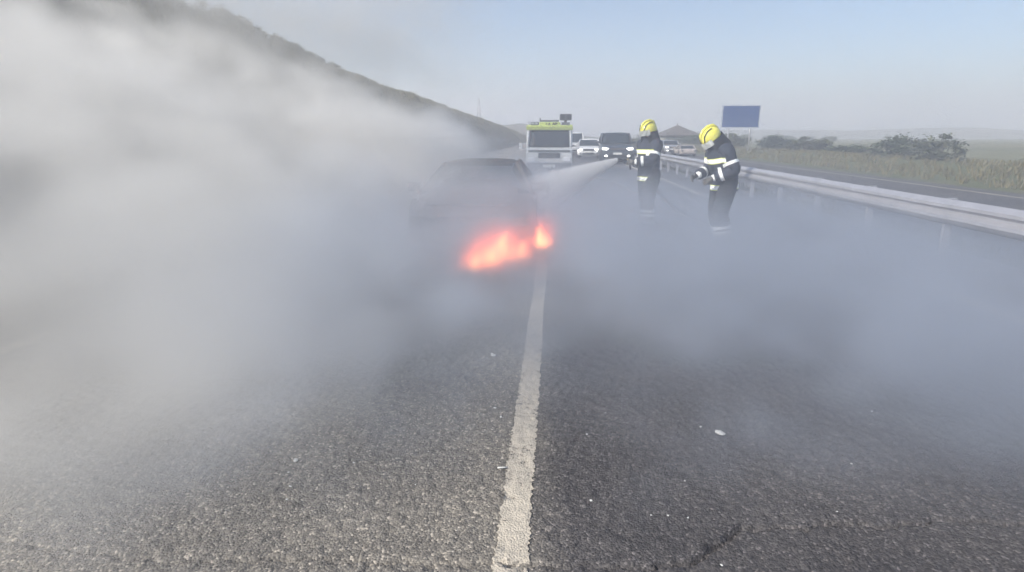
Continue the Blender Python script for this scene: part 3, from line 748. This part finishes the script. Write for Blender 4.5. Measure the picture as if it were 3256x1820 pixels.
    bm = bmesh.new(); n_ = 16; ra_, rb_, rc_ = [], [], []
    for k in range(n_ + 1):
        a = math.pi * (-.22 + 1.44 * k / n_)
        ra_.append(bm.verts.new((math.cos(a) * .130, math.sin(a) * .158, -.045))); rb_.append(bm.verts.new((math.cos(a) * .135, math.sin(a) * .165, -.14))); rc_.append(bm.verts.new((math.cos(a) * .165, math.sin(a) * .18, -.24)))
    for k in range(n_):
        bm.faces.new((ra_[k], ra_[k + 1], rb_[k + 1], rb_[k])); bm.faces.new((rb_[k], rb_[k + 1], rc_[k + 1], rc_[k]))
    bmesh.ops.solidify(bm, geom=bm.faces[:], thickness=.008); bm_obj('neck_curtain', bm, 'turnout_dark', he, True)
    bm = bmesh.new(); tube(bm, [(-.11, -.02, -.05), (-.085, -.06, -.13), (0, -.085, -.165), (.085, -.06, -.13), (.11, -.02, -.05)], .008, 6); bm_obj('chin_strap', bm, 'black_plastic', he, True)
    return r0
# the one with the nozzle: stands side-on, trunk upright, both hands forward
J1 = dict(pelvis=(0, 0, .98), waist=(0, -.01, 1.12), chest=(0, -.02, 1.36), neck=(0, -.03, 1.54), head=(0, -.06, 1.665), collar=(0, -.03, 1.535), hem=(0, .0, .82), look=(0, -1, -.25),
          shl=(.21, -.02, 1.45), ell=(.27, -.14, 1.20), wrl=(.10, -.36, 1.17), handl=(-.55, -.75, .05), gripl=(-.6, .3, -.3),
          shr=(-.21, -.02, 1.45), elr=(-.30, .06, 1.20), wrr=(-.16, -.20, 1.12), handr=(.2, -.95, .1), gripr=(.7, .1, -.4),
          hpl=(.11, 0, .93), knl=(.14, -.10, .52), anl=(.15, -.10, .12), hpr=(-.11, 0, .93), knr=(-.13, .05, .52), anr=(-.15, .16, .12), toe=(0, -.15, -.05))
A1 = R(-62)
firefighter((1.64, 10.5, 0), A1, J1, 'firefighter in yellow helmet and dark turnout gear aiming a water nozzle')
# the one nearer to us: bends forward, arms down in front
J2 = dict(pelvis=(0, .05, .97), waist=(0, .02, 1.10), chest=(0, -.05, 1.31), neck=(0, -.12, 1.455), head=(0, -.20, 1.545), collar=(0, -.11, 1.46), hem=(0, .05, .83), look=(0, -1, -.55),
          shl=(.21, -.07, 1.40), ell=(.29, .02, 1.13), wrl=(.16, -.20, 1.02), handl=(-.2, -.8, -.4), gripl=(-.7, .1, -.2),
          shr=(-.21, -.07, 1.40), elr=(-.28, -.06, 1.13), wrr=(-.14, -.30, 1.04), handr=(.2, -.85, -.3), gripr=(.7, .1, -.2),
          hpl=(.11, .04, .92), knl=(.14, -.05, .51), anl=(.15, .02, .12), hpr=(-.11, .04, .92), knr=(-.14, .03, .51), anr=(-.15, .16, .12), toe=(0, -.15, -.05))
A2 = R(-78)
firefighter((2.40, 8.7, 0), A2, J2, 'firefighter in yellow helmet bending forward, nearest to us at the right', )
# nozzle and hose
def loc1(p): return Matrix.Rotation(A1, 3, 'Z') @ Vector(p) + Vector((1.64, 10.5, 0))
na, nb = loc1((-.02, -.34, 1.155)), loc1((-.02, -.66, 1.20))
nz = empty('hose_nozzle', na); tag(nz, 'metal hose nozzle held by the upright firefighter', 'nozzle')
d_ = nb - na
part_tube('barrel', [(0, 0, 0), d_ * .35, d_ * .6, d_], [.026, .026, .022, .034], 'black_plastic', nz, 12)
part_tube('coupling', [d_ * -.12, d_ * .06], .034, 'brass', nz, 12)
part_tube('grip', [d_ * .15, d_ * .12 + Vector((0, 0, -.13))], .017, 'black_plastic', nz, 8)
part_tube('bail_handle', [d_ * .3 + Vector((.03, .02, 0)), d_ * .3 + Vector((0, 0, .07)), d_ * .3 + Vector((-.03, -.02, 0))], .008, 'brass', nz, 6)
pts = [na - d_ * .12, loc1((-.16, -.05, 1.02)), loc1((-.34, .35, .72)), loc1((-.3, .9, .25)), (2.75, 10.6, .05), (3.05, 11.6, .035), (2.9, 13.5, .035), (2.3, 17, .035), (2.2, 20, .035), (1.5, 24, .035), (1.15, 27.5, .06)]
ho = part_tube('fire_hose', smooth_path(pts), .032, 'hose_canvas', None, 10); tag(ho, 'pale canvas fire hose trailing from the nozzle across the road', 'hose')

# ------------------------------------------------------------------ bushes, trees, hedge
def foliage_mesh(name, n, shape, leaf, seed, mat):
    r = random.Random(seed); V = []; Fc = []
    cl = []
    for _ in range(26):
        while True:
            p = Vector((r.uniform(-1, 1), r.uniform(-1, 1), r.uniform(-.9, 1)))
            if .35 < p.length < 1: break
        cl.append((p, r.uniform(.16, .38)))
    for _ in range(n):
        c_, s = r.choice(cl)
        p = c_ + Vector((r.gauss(0, 1), r.gauss(0, 1), r.gauss(0, 1))) * s * .55
        p = Vector((p.x * shape[0], p.y * shape[1], (p.z + 1) * shape[2] / 2))
        if p.z < 0.02: p.z = r.uniform(.02, .2)
        a = Vector((r.gauss(0, 1), r.gauss(0, 1), r.gauss(0, 1))).normalized(); b_ = a.cross(Vector((r.gauss(0, 1), r.gauss(0, 1), 1))).normalized()
        l = leaf * r.uniform(.6, 1.3); k = len(V)
        V += [p - a * l, p + b_ * l * .45, p + a * l, p - b_ * l * .45]; Fc.append((k, k + 1, k + 2, k + 3))
    me = bpy.data.meshes.new(name); me.from_pydata(V, [], Fc); me.update(); me.materials.append(MATS[mat]); return me
ORD = ['nearest', 'second nearest', 'third nearest', 'fourth nearest', 'fifth nearest', 'sixth nearest', 'seventh nearest', 'eighth nearest', 'ninth nearest', 'tenth nearest', 'eleventh nearest', 'twelfth nearest', 'thirteenth nearest',
       'fourteenth nearest', 'fifteenth nearest', 'sixteenth nearest', 'seventeenth nearest', 'eighteenth nearest', 'nineteenth nearest', 'twentieth nearest', 'twenty-first nearest', 'twenty-second nearest', 'twenty-third nearest', 'twenty-fourth nearest', 'farthest']
BUSH = [foliage_mesh('crown', 3600, (1, 1, 2), .085, 40 + k, ('leaf_dark', 'leaf_olive', 'leaf_dark')[k]) for k in range(3)]
def wood_mesh(seed):
    r = random.Random(seed); bm = bmesh.new()
    for k in range(6):
        a = r.uniform(0, 6.28); t_ = Vector((math.cos(a) * r.uniform(.2, .7), math.sin(a) * r.uniform(.2, .7), r.uniform(1.1, 1.8)))
        tube(bm, [(0, 0, -.15), t_ * .4 + Vector((0, 0, .15)), t_], [.05, .03, .01], 6)
    me = bpy.data.meshes.new('trunk'); bm.to_mesh(me); bm.free(); me.materials.append(MATS['bark']); return me
WOOD = [wood_mesh(k) for k in range(3)]
def bush(name, cat, x, y, z, s, k, label, group):
    r0 = empty(name, (x, y, z), random.uniform(0, 6.28)); r0.scale = s; tag(r0, label, cat, group)
    link(bpy.data.objects.new('crown', BUSH[k]), r0); link(bpy.data.objects.new('trunk', WOOD[k]), r0)
spots = []
yb = 8.0
while yb < 39.5:
    q = (yb - 8) / 31
    spots.append((-14.25 + random.uniform(-.35, .2), yb, random.uniform(.75, 1.05) * (1 - .35 * q), random.uniform(.45, .75) * (1 - .50 * q))); yb += random.uniform(1.2, 2.1)
spots = spots[:21] + [(-14.1, 66, .55, .22), (-14.0, 73, .6, .2), (-14.2, 90, .7, .2)]
for i, (x, y, w, hh) in enumerate(spots):
    bush('bush', 'bush', x, y, bank_h(x, y) - .12, (w, w * 1.1, hh), i % 3, ORD[i] + ' leafy bush along the ridge of the left bank', 'bushes along the bank ridge')
for i in range(18):
    y = 12 + i * 7.5 + random.uniform(-2, 2); x = 25 + random.uniform(-1.5, 3) + i * .12
    w = random.uniform(1.2, 2.0) * (1 + i * .02); bush('hedge_bush', 'bush', x, y, -.35, (w, w * 1.3, random.uniform(.5, 1.0) * (1 + i * .02)), i % 3, ORD[i] + ' dark bush of the hedge beyond the opposite lanes', 'hedge beyond the opposite lanes')
for i, y in enumerate(sorted(random.uniform(150, 420) for _ in range(14))):
    x = random.uniform(14, 60) * y / 150 + 10
    w = random.uniform(2.2, 4.5); bush('field_tree', 'tree', x, y, -.7, (w, w, random.uniform(1.2, 2.4)), i % 3, ORD[i] + ' hazy tree standing in the fields near the right horizon', 'far trees in the fields')

# ------------------------------------------------------------------ house with peaked roof, sign, mast
hs = empty('house', (27.7, 140, -.6), R(8)); tag(hs, 'dark house with a peaked roof on the horizon between the firefighters', 'house')
part_box('wall', (0, 0, 1.4), (7.4, 7.4, 2.8), 'plaster', hs, .03)
bm = bmesh.new(); e_ = 4.6
b4 = [bm.verts.new((sx * e_, sy * e_, 2.5)) for sx, sy in ((-1, -1), (1, -1), (1, 1), (-1, 1))]; c4 = [bm.verts.new((sx * 2.0, sy * 2.0, 3.75)) for sx, sy in ((-1, -1), (1, -1), (1, 1), (-1, 1))]; ap = bm.verts.new((0, 0, 4.85))
for k in range(4): bm.faces.new((b4[k], b4[(k + 1) % 4], c4[(k + 1) % 4], c4[k])); bm.faces.new((c4[k], c4[(k + 1) % 4], ap))
bm.faces.new(b4[::-1]); rf = bm_obj('roof', bm, 'roof_tile', hs)
part_tube('finial', [(0, 0, 4.8), (0, 0, 5.25)], .09, 'roof_tile', rf, 6)
for x in (-2.2, 0, 2.2):
    w_ = part_box('window', (x, -3.71, 1.5), (1.0, .06, 1.2), 'dark_glass', hs, .01); part_box('window_frame', (x, -3.75, 1.5), (.06, .05, 1.2), 'sign_white', w_, .005)
for x, y, w, hh, od in ((17.5, 133, 2.2, .95, 'leftmost'), (21.5, 132, 2.6, 1.15, 'second from left'), (25, 131, 2.8, 1.0, 'third from left'), (29, 131, 3.0, 1.2, 'fourth from left'), (33, 132, 3.2, 1.25, 'fifth from left'), (37.5, 134, 3, 1.3, 'rightmost')):
    bush('garden_tree', 'tree', x, y, -.6, (w, w, hh), 0, od + ' of the dark green trees in front of the peaked house', 'trees in front of the house')
sg = empty('road_sign', (18.7, 70, -.45)); tag(sg, 'large blue road sign board on two posts at the far right verge', 'road sign')
part_box('panel', (2.1, 0, 4.25), (4.2, .06, 2.5), 'sign_blue', sg, .01)
for c_, s_ in (((2.1, -.035, 5.44), (4.1, .012, .05)), ((2.1, -.035, 3.06), (4.1, .012, .05)), ((.06, -.035, 4.25), (.05, .012, 2.33)), ((4.14, -.035, 4.25), (.05, .012, 2.33))): part_box('border', c_, s_, 'sign_white', sg, .003)
for x in (.9, 3.3): part_tube('post', [(x, .1, -.3), (x, .1, 5.3)], .09, 'galvanised', sg)
for z in (3.5, 5.0): part_tube('brace', [(.2, .07, z), (4.0, .07, z)], .03, 'galvanised', sg, 6)
ms = empty('lattice_mast', (-16.0, 125, 3.0)); tag(ms, 'thin lattice mast just visible above the left bank', 'mast')
for sx, sy in ((-1, -1), (1, -1), (1, 1), (-1, 1)): part_tube('leg', [(sx * .55, sy * .55, 0), (sx * .08, sy * .08, 6.4)], .05, 'galvanised', ms, 5)
for k in range(7):
    z = .4 + k * .85; w_ = .55 - .47 * z / 6.4; w2 = .55 - .47 * (z + .85) / 6.4
    part_tube('brace', [(-w_, -w_, z), (w2, -w2, z + .85)], .03, 'galvanised', ms, 4); part_tube('brace', [(w_, -w_, z), (-w2, -w2, z + .85)], .03, 'galvanised', ms, 4)

# ------------------------------------------------------------------ pale fragments lying on the road
DEB = [(-.437, 4.039), (-1.05, 4.0), (-1.274, 2.527), (.926, 2.959), (.841, 3.034), (.322, 3.166), (-.289, 3.072), (-.335, 3.181), (-.963, 3.167), (.637, 2.482), (.438, 2.217), (-.627, 2.367), (-1.205, 2.309), (-1.266, 2.421),
       (-1.175, 2.21), (-.234, 2.531), (.188, 2.303), (.05, 4.082), (.51, 2.214), (.592, 2.206), (-.978, 2.531), (-.625, 2.651), (-.50, 4.0), (.66, 1.93), (-1.6, 2.3), (1.5, 2.7), (1.25, 2.3), (-1.9, 2.9), (1.9, 3.3), (.2, 2.9)]
def chip_mesh(seed):
    r = random.Random(seed); bm = bmesh.new(); bmesh.ops.create_icosphere(bm, subdivisions=1, radius=1)
    for v_ in bm.verts: v_.co *= r.uniform(.6, 1.25)
    me = bpy.data.meshes.new('debris_fragment'); bm.to_mesh(me); bm.free(); me.materials.append(MATS['debris_pale']); return me
CH = [chip_mesh(k) for k in range(5)]
cnt = {}
for i, (x, y) in enumerate(sorted(DEB, key=lambda q: q[1])):
    s = {(-1.274, 2.527): .013, (.926, 2.959): .02, (-.437, 4.039): .017}.get((x, y), random.uniform(.003, .007)) * (1 + .12 * max(0, y - 2.5))
    o = link(bpy.data.objects.new('debris_fragment', CH[i % 5])); o.location = (x, y, max(0, float(near_z(x, y))) + s * .35); o.scale = (s * random.uniform(1, 1.8), s, s * .55); o.rotation_euler = (0, 0, random.uniform(0, 3.1))
    side = 'left' if x < -.15 else 'right'; k = cnt.get(side, 0); cnt[side] = k + 1
    tag(o, ORD[k] + ' pale fragment lying on the asphalt ' + side + ' of the lane line', 'debris', 'debris scattered on the road')
twig = part_tube('debris_sliver', [(-.255, 2.52, .012), (-.225, 2.522, .014), (-.205, 2.53, .011)], .004, 'debris_pale', None, 6); tag(twig, 'thin pale sliver touching the left edge of the lane line', 'debris')

# ------------------------------------------------------------------ fire
def flame(name, label, loc, tongues, seed, strength):
    """tongues: (dx, dy, base radius, height, lean x); a hull filled with glowing gas"""
    r0 = empty(name, loc); tag(r0, label, 'fire', 'flames at the front of the burning car')
    for i, (dx, dy, rad, hh, lean) in enumerate(tongues):
        m = bpy.data.materials.new('flame_gas'); m.use_nodes = True; t = m.node_tree; t.nodes.clear()
        tc = t.nodes.new('ShaderNodeTexCoord'); sp = t.nodes.new('ShaderNodeSeparateXYZ'); t.links.new(tc.outputs['Object'], sp.inputs[0])
        x, y, z = (Fx(t, sp.outputs[k]) for k in range(3))
        mp = t.nodes.new('ShaderNodeMapping'); mp.inputs['Scale'].default_value = (1, 1, .45); mp.inputs['Location'].default_value = (seed + i * 3.7, 0, 0); t.links.new(tc.outputs['Object'], mp.inputs[0])
        nn = Fx(t, noise_node(t, mp.outputs[0], 2.2 / rad * .35, 2, .5, .4).outputs['Fac'])
        u = z / hh
        axx = x - u * u * lean
        rr_ = ((axx * axx + y * y).pow(.5)) / rad
        shape = rr_ + u * u * .8 + (nn - .5) * 1.9
        core = 1.0 - shape.ramp(.0, 1.0)
        glow = 1.0 - rr_.ramp(.3, 1.75)  # soft halo of firelight round the tongue, put into the emission
        e_ = (core * core * 1.1 + core * .3 + glow * glow * .07) * z.ramp(-.05, .12) * (1.0 - u.ramp(.75, 1.15)) * strength
        em = t.nodes.new('ShaderNodeVolumePrincipled'); em.inputs['Density'].default_value = 0.05; em.inputs['Color'].default_value = (.3, .3, .3, 1)
        cr = t.nodes.new('ShaderNodeValToRGB'); cr.color_ramp.elements[0].color = (1, .10, .045, 1); cr.color_ramp.elements[1].color = (1, .42, .13, 1); cr.color_ramp.elements[0].position = .1
        t.links.new(core.k, cr.inputs[0]); t.links.new(cr.outputs[0], em.inputs['Emission Color']); t.links.new(e_.k, em.inputs['Emission Strength'])
        mo = t.nodes.new('ShaderNodeOutputMaterial'); t.links.new(em.outputs[0], mo.inputs['Volume'])
        bm = bmesh.new(); n_ = 14; prev = None
        prof = [(-.10, 1.3), (.1, 1.65), (.35, 1.65), (.6, 1.5), (.9, 1.2), (1.15, .6)]
        for pz, pr in prof:
            ring = [bm.verts.new((math.cos(6.283 * k / n_) * rad * pr * 1.1 + lean * max(pz, 0) ** 2, math.sin(6.283 * k / n_) * rad * pr * 1.1, pz * hh)) for k in range(n_)]
            if prev:
                for k in range(n_): bm.faces.new((prev[k], prev[(k + 1) % n_], ring[(k + 1) % n_], ring[k]))
            else: bm.faces.new(ring[::-1])
            prev = ring
        bm.faces.new(prev)
        o = bm_obj('flame_tongue', bm, m, r0, True); o.location = (dx, dy, 0)
flame('flame', 'larger orange flames curling low on the road in front of the burning car', (-.90, 6.85, .02), [(-.05, -.06, .26, .42, .14), (.06, .16, .32, .54, .16), (.24, .34, .30, .46, .10), (.46, .54, .22, .32, .10)], 1.0, 14)
flame('flame', 'smaller orange flame burning at the front corner of the car', (-.20, 7.75, .12), [(0, 0, .26, .46, .04), (.10, .02, .16, .34, .02)], 9.0, 14)

# ------------------------------------------------------------------ water spray from the nozzle
def spray():
    tgt = Vector((-.55, 8.75, .62)); d = tgt - nb; L = d.length
    bm = bmesh.new(); n_ = 20; prev = None
    for u in (0, .15, .4, .7, 1.0):
        rad = .045 + .38 * u
        ring = [bm.verts.new((math.cos(6.283 * k / n_) * rad, math.sin(6.283 * k / n_) * rad, u * L)) for k in range(n_)]
        if prev:
            for k in range(n_): bm.faces.new((prev[k], prev[(k + 1) % n_], ring[(k + 1) % n_], ring[k]))
        else: bm.faces.new(ring[::-1])
        prev = ring
    bm.faces.new(prev)
    m = bpy.data.materials.new('water_mist'); m.use_nodes = True; t = m.node_tree; t.nodes.clear()
    tc = t.nodes.new('ShaderNodeTexCoord'); sp = t.nodes.new('ShaderNodeSeparateXYZ'); t.links.new(tc.outputs['Object'], sp.inputs[0])
    x, y, z = (Fx(t, sp.outputs[k]) for k in range(3)); u = z / L
    mp = t.nodes.new('ShaderNodeMapping'); mp.inputs['Scale'].default_value = (8, 8, 1.2); t.links.new(tc.outputs['Object'], mp.inputs[0])
    nn = Fx(t, noise_node(t, mp.outputs[0], 1.0, 3, .6).outputs['Fac'])
    rr_ = ((x * x + y * y).pow(.5)) / (u * .38 + .045)
    den = (1.0 - rr_.ramp(.55, 1.0)) * (nn * 1.4 + .3) * (1.0 - u.ramp(.45, 1.0)) * 15.0 / (u * 1.6 + .2)
    pv = t.nodes.new('ShaderNodeVolumePrincipled'); pv.inputs['Color'].default_value = (.97, .97, .97, 1); pv.inputs['Anisotropy'].default_value = .2; t.links.new(den.k, pv.inputs['Density'])
    mo = t.nodes.new('ShaderNodeOutputMaterial'); t.links.new(pv.outputs[0], mo.inputs['Volume'])
    o = bm_obj('water_spray', bm, m, None, True); o.location = nb; o.rotation_euler = d.to_track_quat('Z', 'Y').to_euler()
    tag(o, 'white fan of water spraying left from the nozzle onto the burning car', 'water spray')
spray()
# ------------------------------------------------------------------ smoke: one drifting cloud stored as a density grid
def smoke_cloud():
    lo, hi, res = (-17.0, 1.6, 0.02), (9.0, 30.0, 9.0), (230, 250, 90)
    t = bpy.data.node_groups.new('smoke_field', 'GeometryNodeTree')
    t.interface.new_socket('Geometry', in_out='OUTPUT', socket_type='NodeSocketGeometry')
    pos = t.nodes.new('GeometryNodeInputPosition')
    sep = t.nodes.new('ShaderNodeSeparateXYZ'); t.links.new(pos.outputs[0], sep.inputs[0])
    x, y, z = (Fx(t, sep.outputs[i]) for i in range(3))
    def nz(scale, detail, off=0.0, stretch=(1, 1, 1)):
        c = t.nodes.new('ShaderNodeCombineXYZ')
        for i, (q, s) in enumerate(zip((x, y, z), stretch)): t.links.new((q * s + off).k, c.inputs[i])
        return Fx(t, noise_node(t, c.outputs[0], scale, detail, 0.55, 0.4).outputs['Fac'])
    big = nz(0.40, 2, 3.1, (1, .8, 1.2)); mid = nz(0.95, 3, 11.0, (1, .85, 1.3)); fine = nz(2.1, 3, 27.0, (1, 1, 1.2))
    turb = big * 0.45 + mid * 0.38 + fine * 0.17
    puff = turb.ramp(0.445, 0.585)
    fade = lambda q, a, b: 1.0 - q.ramp(a, b)
    # low smoke creeping over the road towards the camera
    zl = z + (turb - 0.5) * 2.4 + x.max(0.0) * 0.10
    ground = fade(zl, 0.2, 1.42) * (y - x * 0.20 + (big - 0.5) * 4.0).ramp(1.0, 3.7) * fade(y, 10, 16) * fade(x, 3.5, 8.5) * (puff * 1.5 + 0.10) * SG
    low = fade(z + (mid - 0.5) * 0.5, 0.08, 0.60) * (y - x * 0.10 + (mid - 0.5) * 2.2).ramp(2.35, 3.3) * fade(y, 7, 10) * fade(x, 2.5, 7.0) * (puff * 0.9 + 0.35) * SL
    # the dense body of smoke round the car and pushed to the left by the wind
    top = 0.28 + y * 0.080 + (x * -1.0 - 0.9).max(0.0) * 0.34 + (turb - 0.5) * 2.0
    body = fade(z - top, -0.45, 0.35) * fade(x, -2.6, 0.0) * (y - x * 0.25 + (mid - 0.5) * 3.0).ramp(2.6, 6.0) * fade(y, 11, 17) * (puff * 1.4 + 0.15) * SB
    # thin veil drifting high on the left
    veil = z.ramp(2.2, 4.6) * fade(z, 7.0, 8.8) * fade(x, -6.0, -1.0) * y.ramp(9, 14) * fade(y, 20, 28) * (puff + 0.2) * SV
    haze_ = y.ramp(2.5, 5.0) * fade(z, 1.5, 2.8) * fade(x, 3.5, 8.5) * fade(y, 8, 15) * (puff * 0.9 + 0.4) * SH
    d = (ground + low + body + veil + haze_).max(0.0)
    vc = t.nodes.new('GeometryNodeVolumeCube')
    t.links.new(d.k, vc.inputs['Density'])
    vc.inputs['Min'].default_value = lo; vc.inputs['Max'].default_value = hi
    for k, n in enumerate(('Resolution X', 'Resolution Y', 'Resolution Z')): vc.inputs[n].default_value = res[k]
    m = bpy.data.materials.new('smoke'); m.use_nodes = True; MATS['smoke'] = m
    m.node_tree.nodes.clear()
    pv = m.node_tree.nodes.new('ShaderNodeVolumePrincipled'); mo = m.node_tree.nodes.new('ShaderNodeOutputMaterial')
    pv.inputs['Color'].default_value = SMOKE_COL; pv.inputs['Density'].default_value = 1.0; pv.inputs['Anisotropy'].default_value = 0.2
    # pale wind-blown plume; its shade put into bluer colour round car and right lane
    mt = m.node_tree; gp = mt.nodes.new('ShaderNodeNewGeometry'); s2 = mt.nodes.new('ShaderNodeSeparateXYZ'); mt.links.new(gp.outputs['Position'], s2.inputs[0])
    cn = noise_node(mt, gp.outputs['Position'], 0.5, 1, 0.5)
    mixf = (Fx(mt, s2.outputs[0]) + (Fx(mt, cn.outputs['Fac']) - 0.5) * 3.0).ramp(-3.0, -0.4)
    cm = mt.nodes.new('ShaderNodeMix'); cm.data_type = 'RGBA'; mt.links.new(mixf.k, cm.inputs[0]); cm.inputs[6].default_value = SMOKE_COL; cm.inputs[7].default_value = SHADED_COL
    mt.links.new(cm.outputs[2], pv.inputs['Color'])
    mt.links.new(pv.outputs[0], mo.inputs['Volume'])
    sm = t.nodes.new('GeometryNodeSetMaterial'); sm.inputs['Material'].default_value = m
    t.links.new(vc.outputs[0], sm.inputs[0])
    go = t.nodes.new('NodeGroupOutput'); t.links.new(sm.outputs[0], go.inputs[0])
    me = bpy.data.meshes.new('smoke'); me.materials.append(m)
    o = link(bpy.data.objects.new('smoke', me))
    md = o.modifiers.new('field', 'NODES'); md.node_group = t
    o['kind'] = 'stuff'; o['label'] = 'grey smoke drifting left from the burning car and low across the road'; o['category'] = 'smoke'
    return o
SL = 0.9
SG, SB, SV, SH = 1.30, 1.6, 0.16, 0.07
SMOKE_COL = (0.835, 0.83, 0.81, 1); SHADED_COL = (0.61, 0.655, 0.735, 1)
smoke_cloud()
# ------------------------------------------------------------------ haze
bm = bmesh.new(); box(bm, (0, 3000, 33.5), (13000, 8200, 71)); hz_o = bm_obj('haze', bm, None)
hm_ = bpy.data.materials.new('haze_air'); hm_.use_nodes = True; ht = hm_.node_tree; ht.nodes.clear()
hp = ht.nodes.new('ShaderNodeVolumePrincipled'); hp.inputs['Color'].default_value = (.92, .93, .97, 1); hp.inputs['Density'].default_value = 0.0018; hp.inputs['Anisotropy'].default_value = .2
hmo = ht.nodes.new('ShaderNodeOutputMaterial'); ht.links.new(hp.outputs[0], hmo.inputs['Volume'])
hz_o.data.materials.clear(); hz_o.data.materials.append(hm_)
hz_o['kind'] = 'stuff'; hz_o['label'] = 'pale haze in the air'
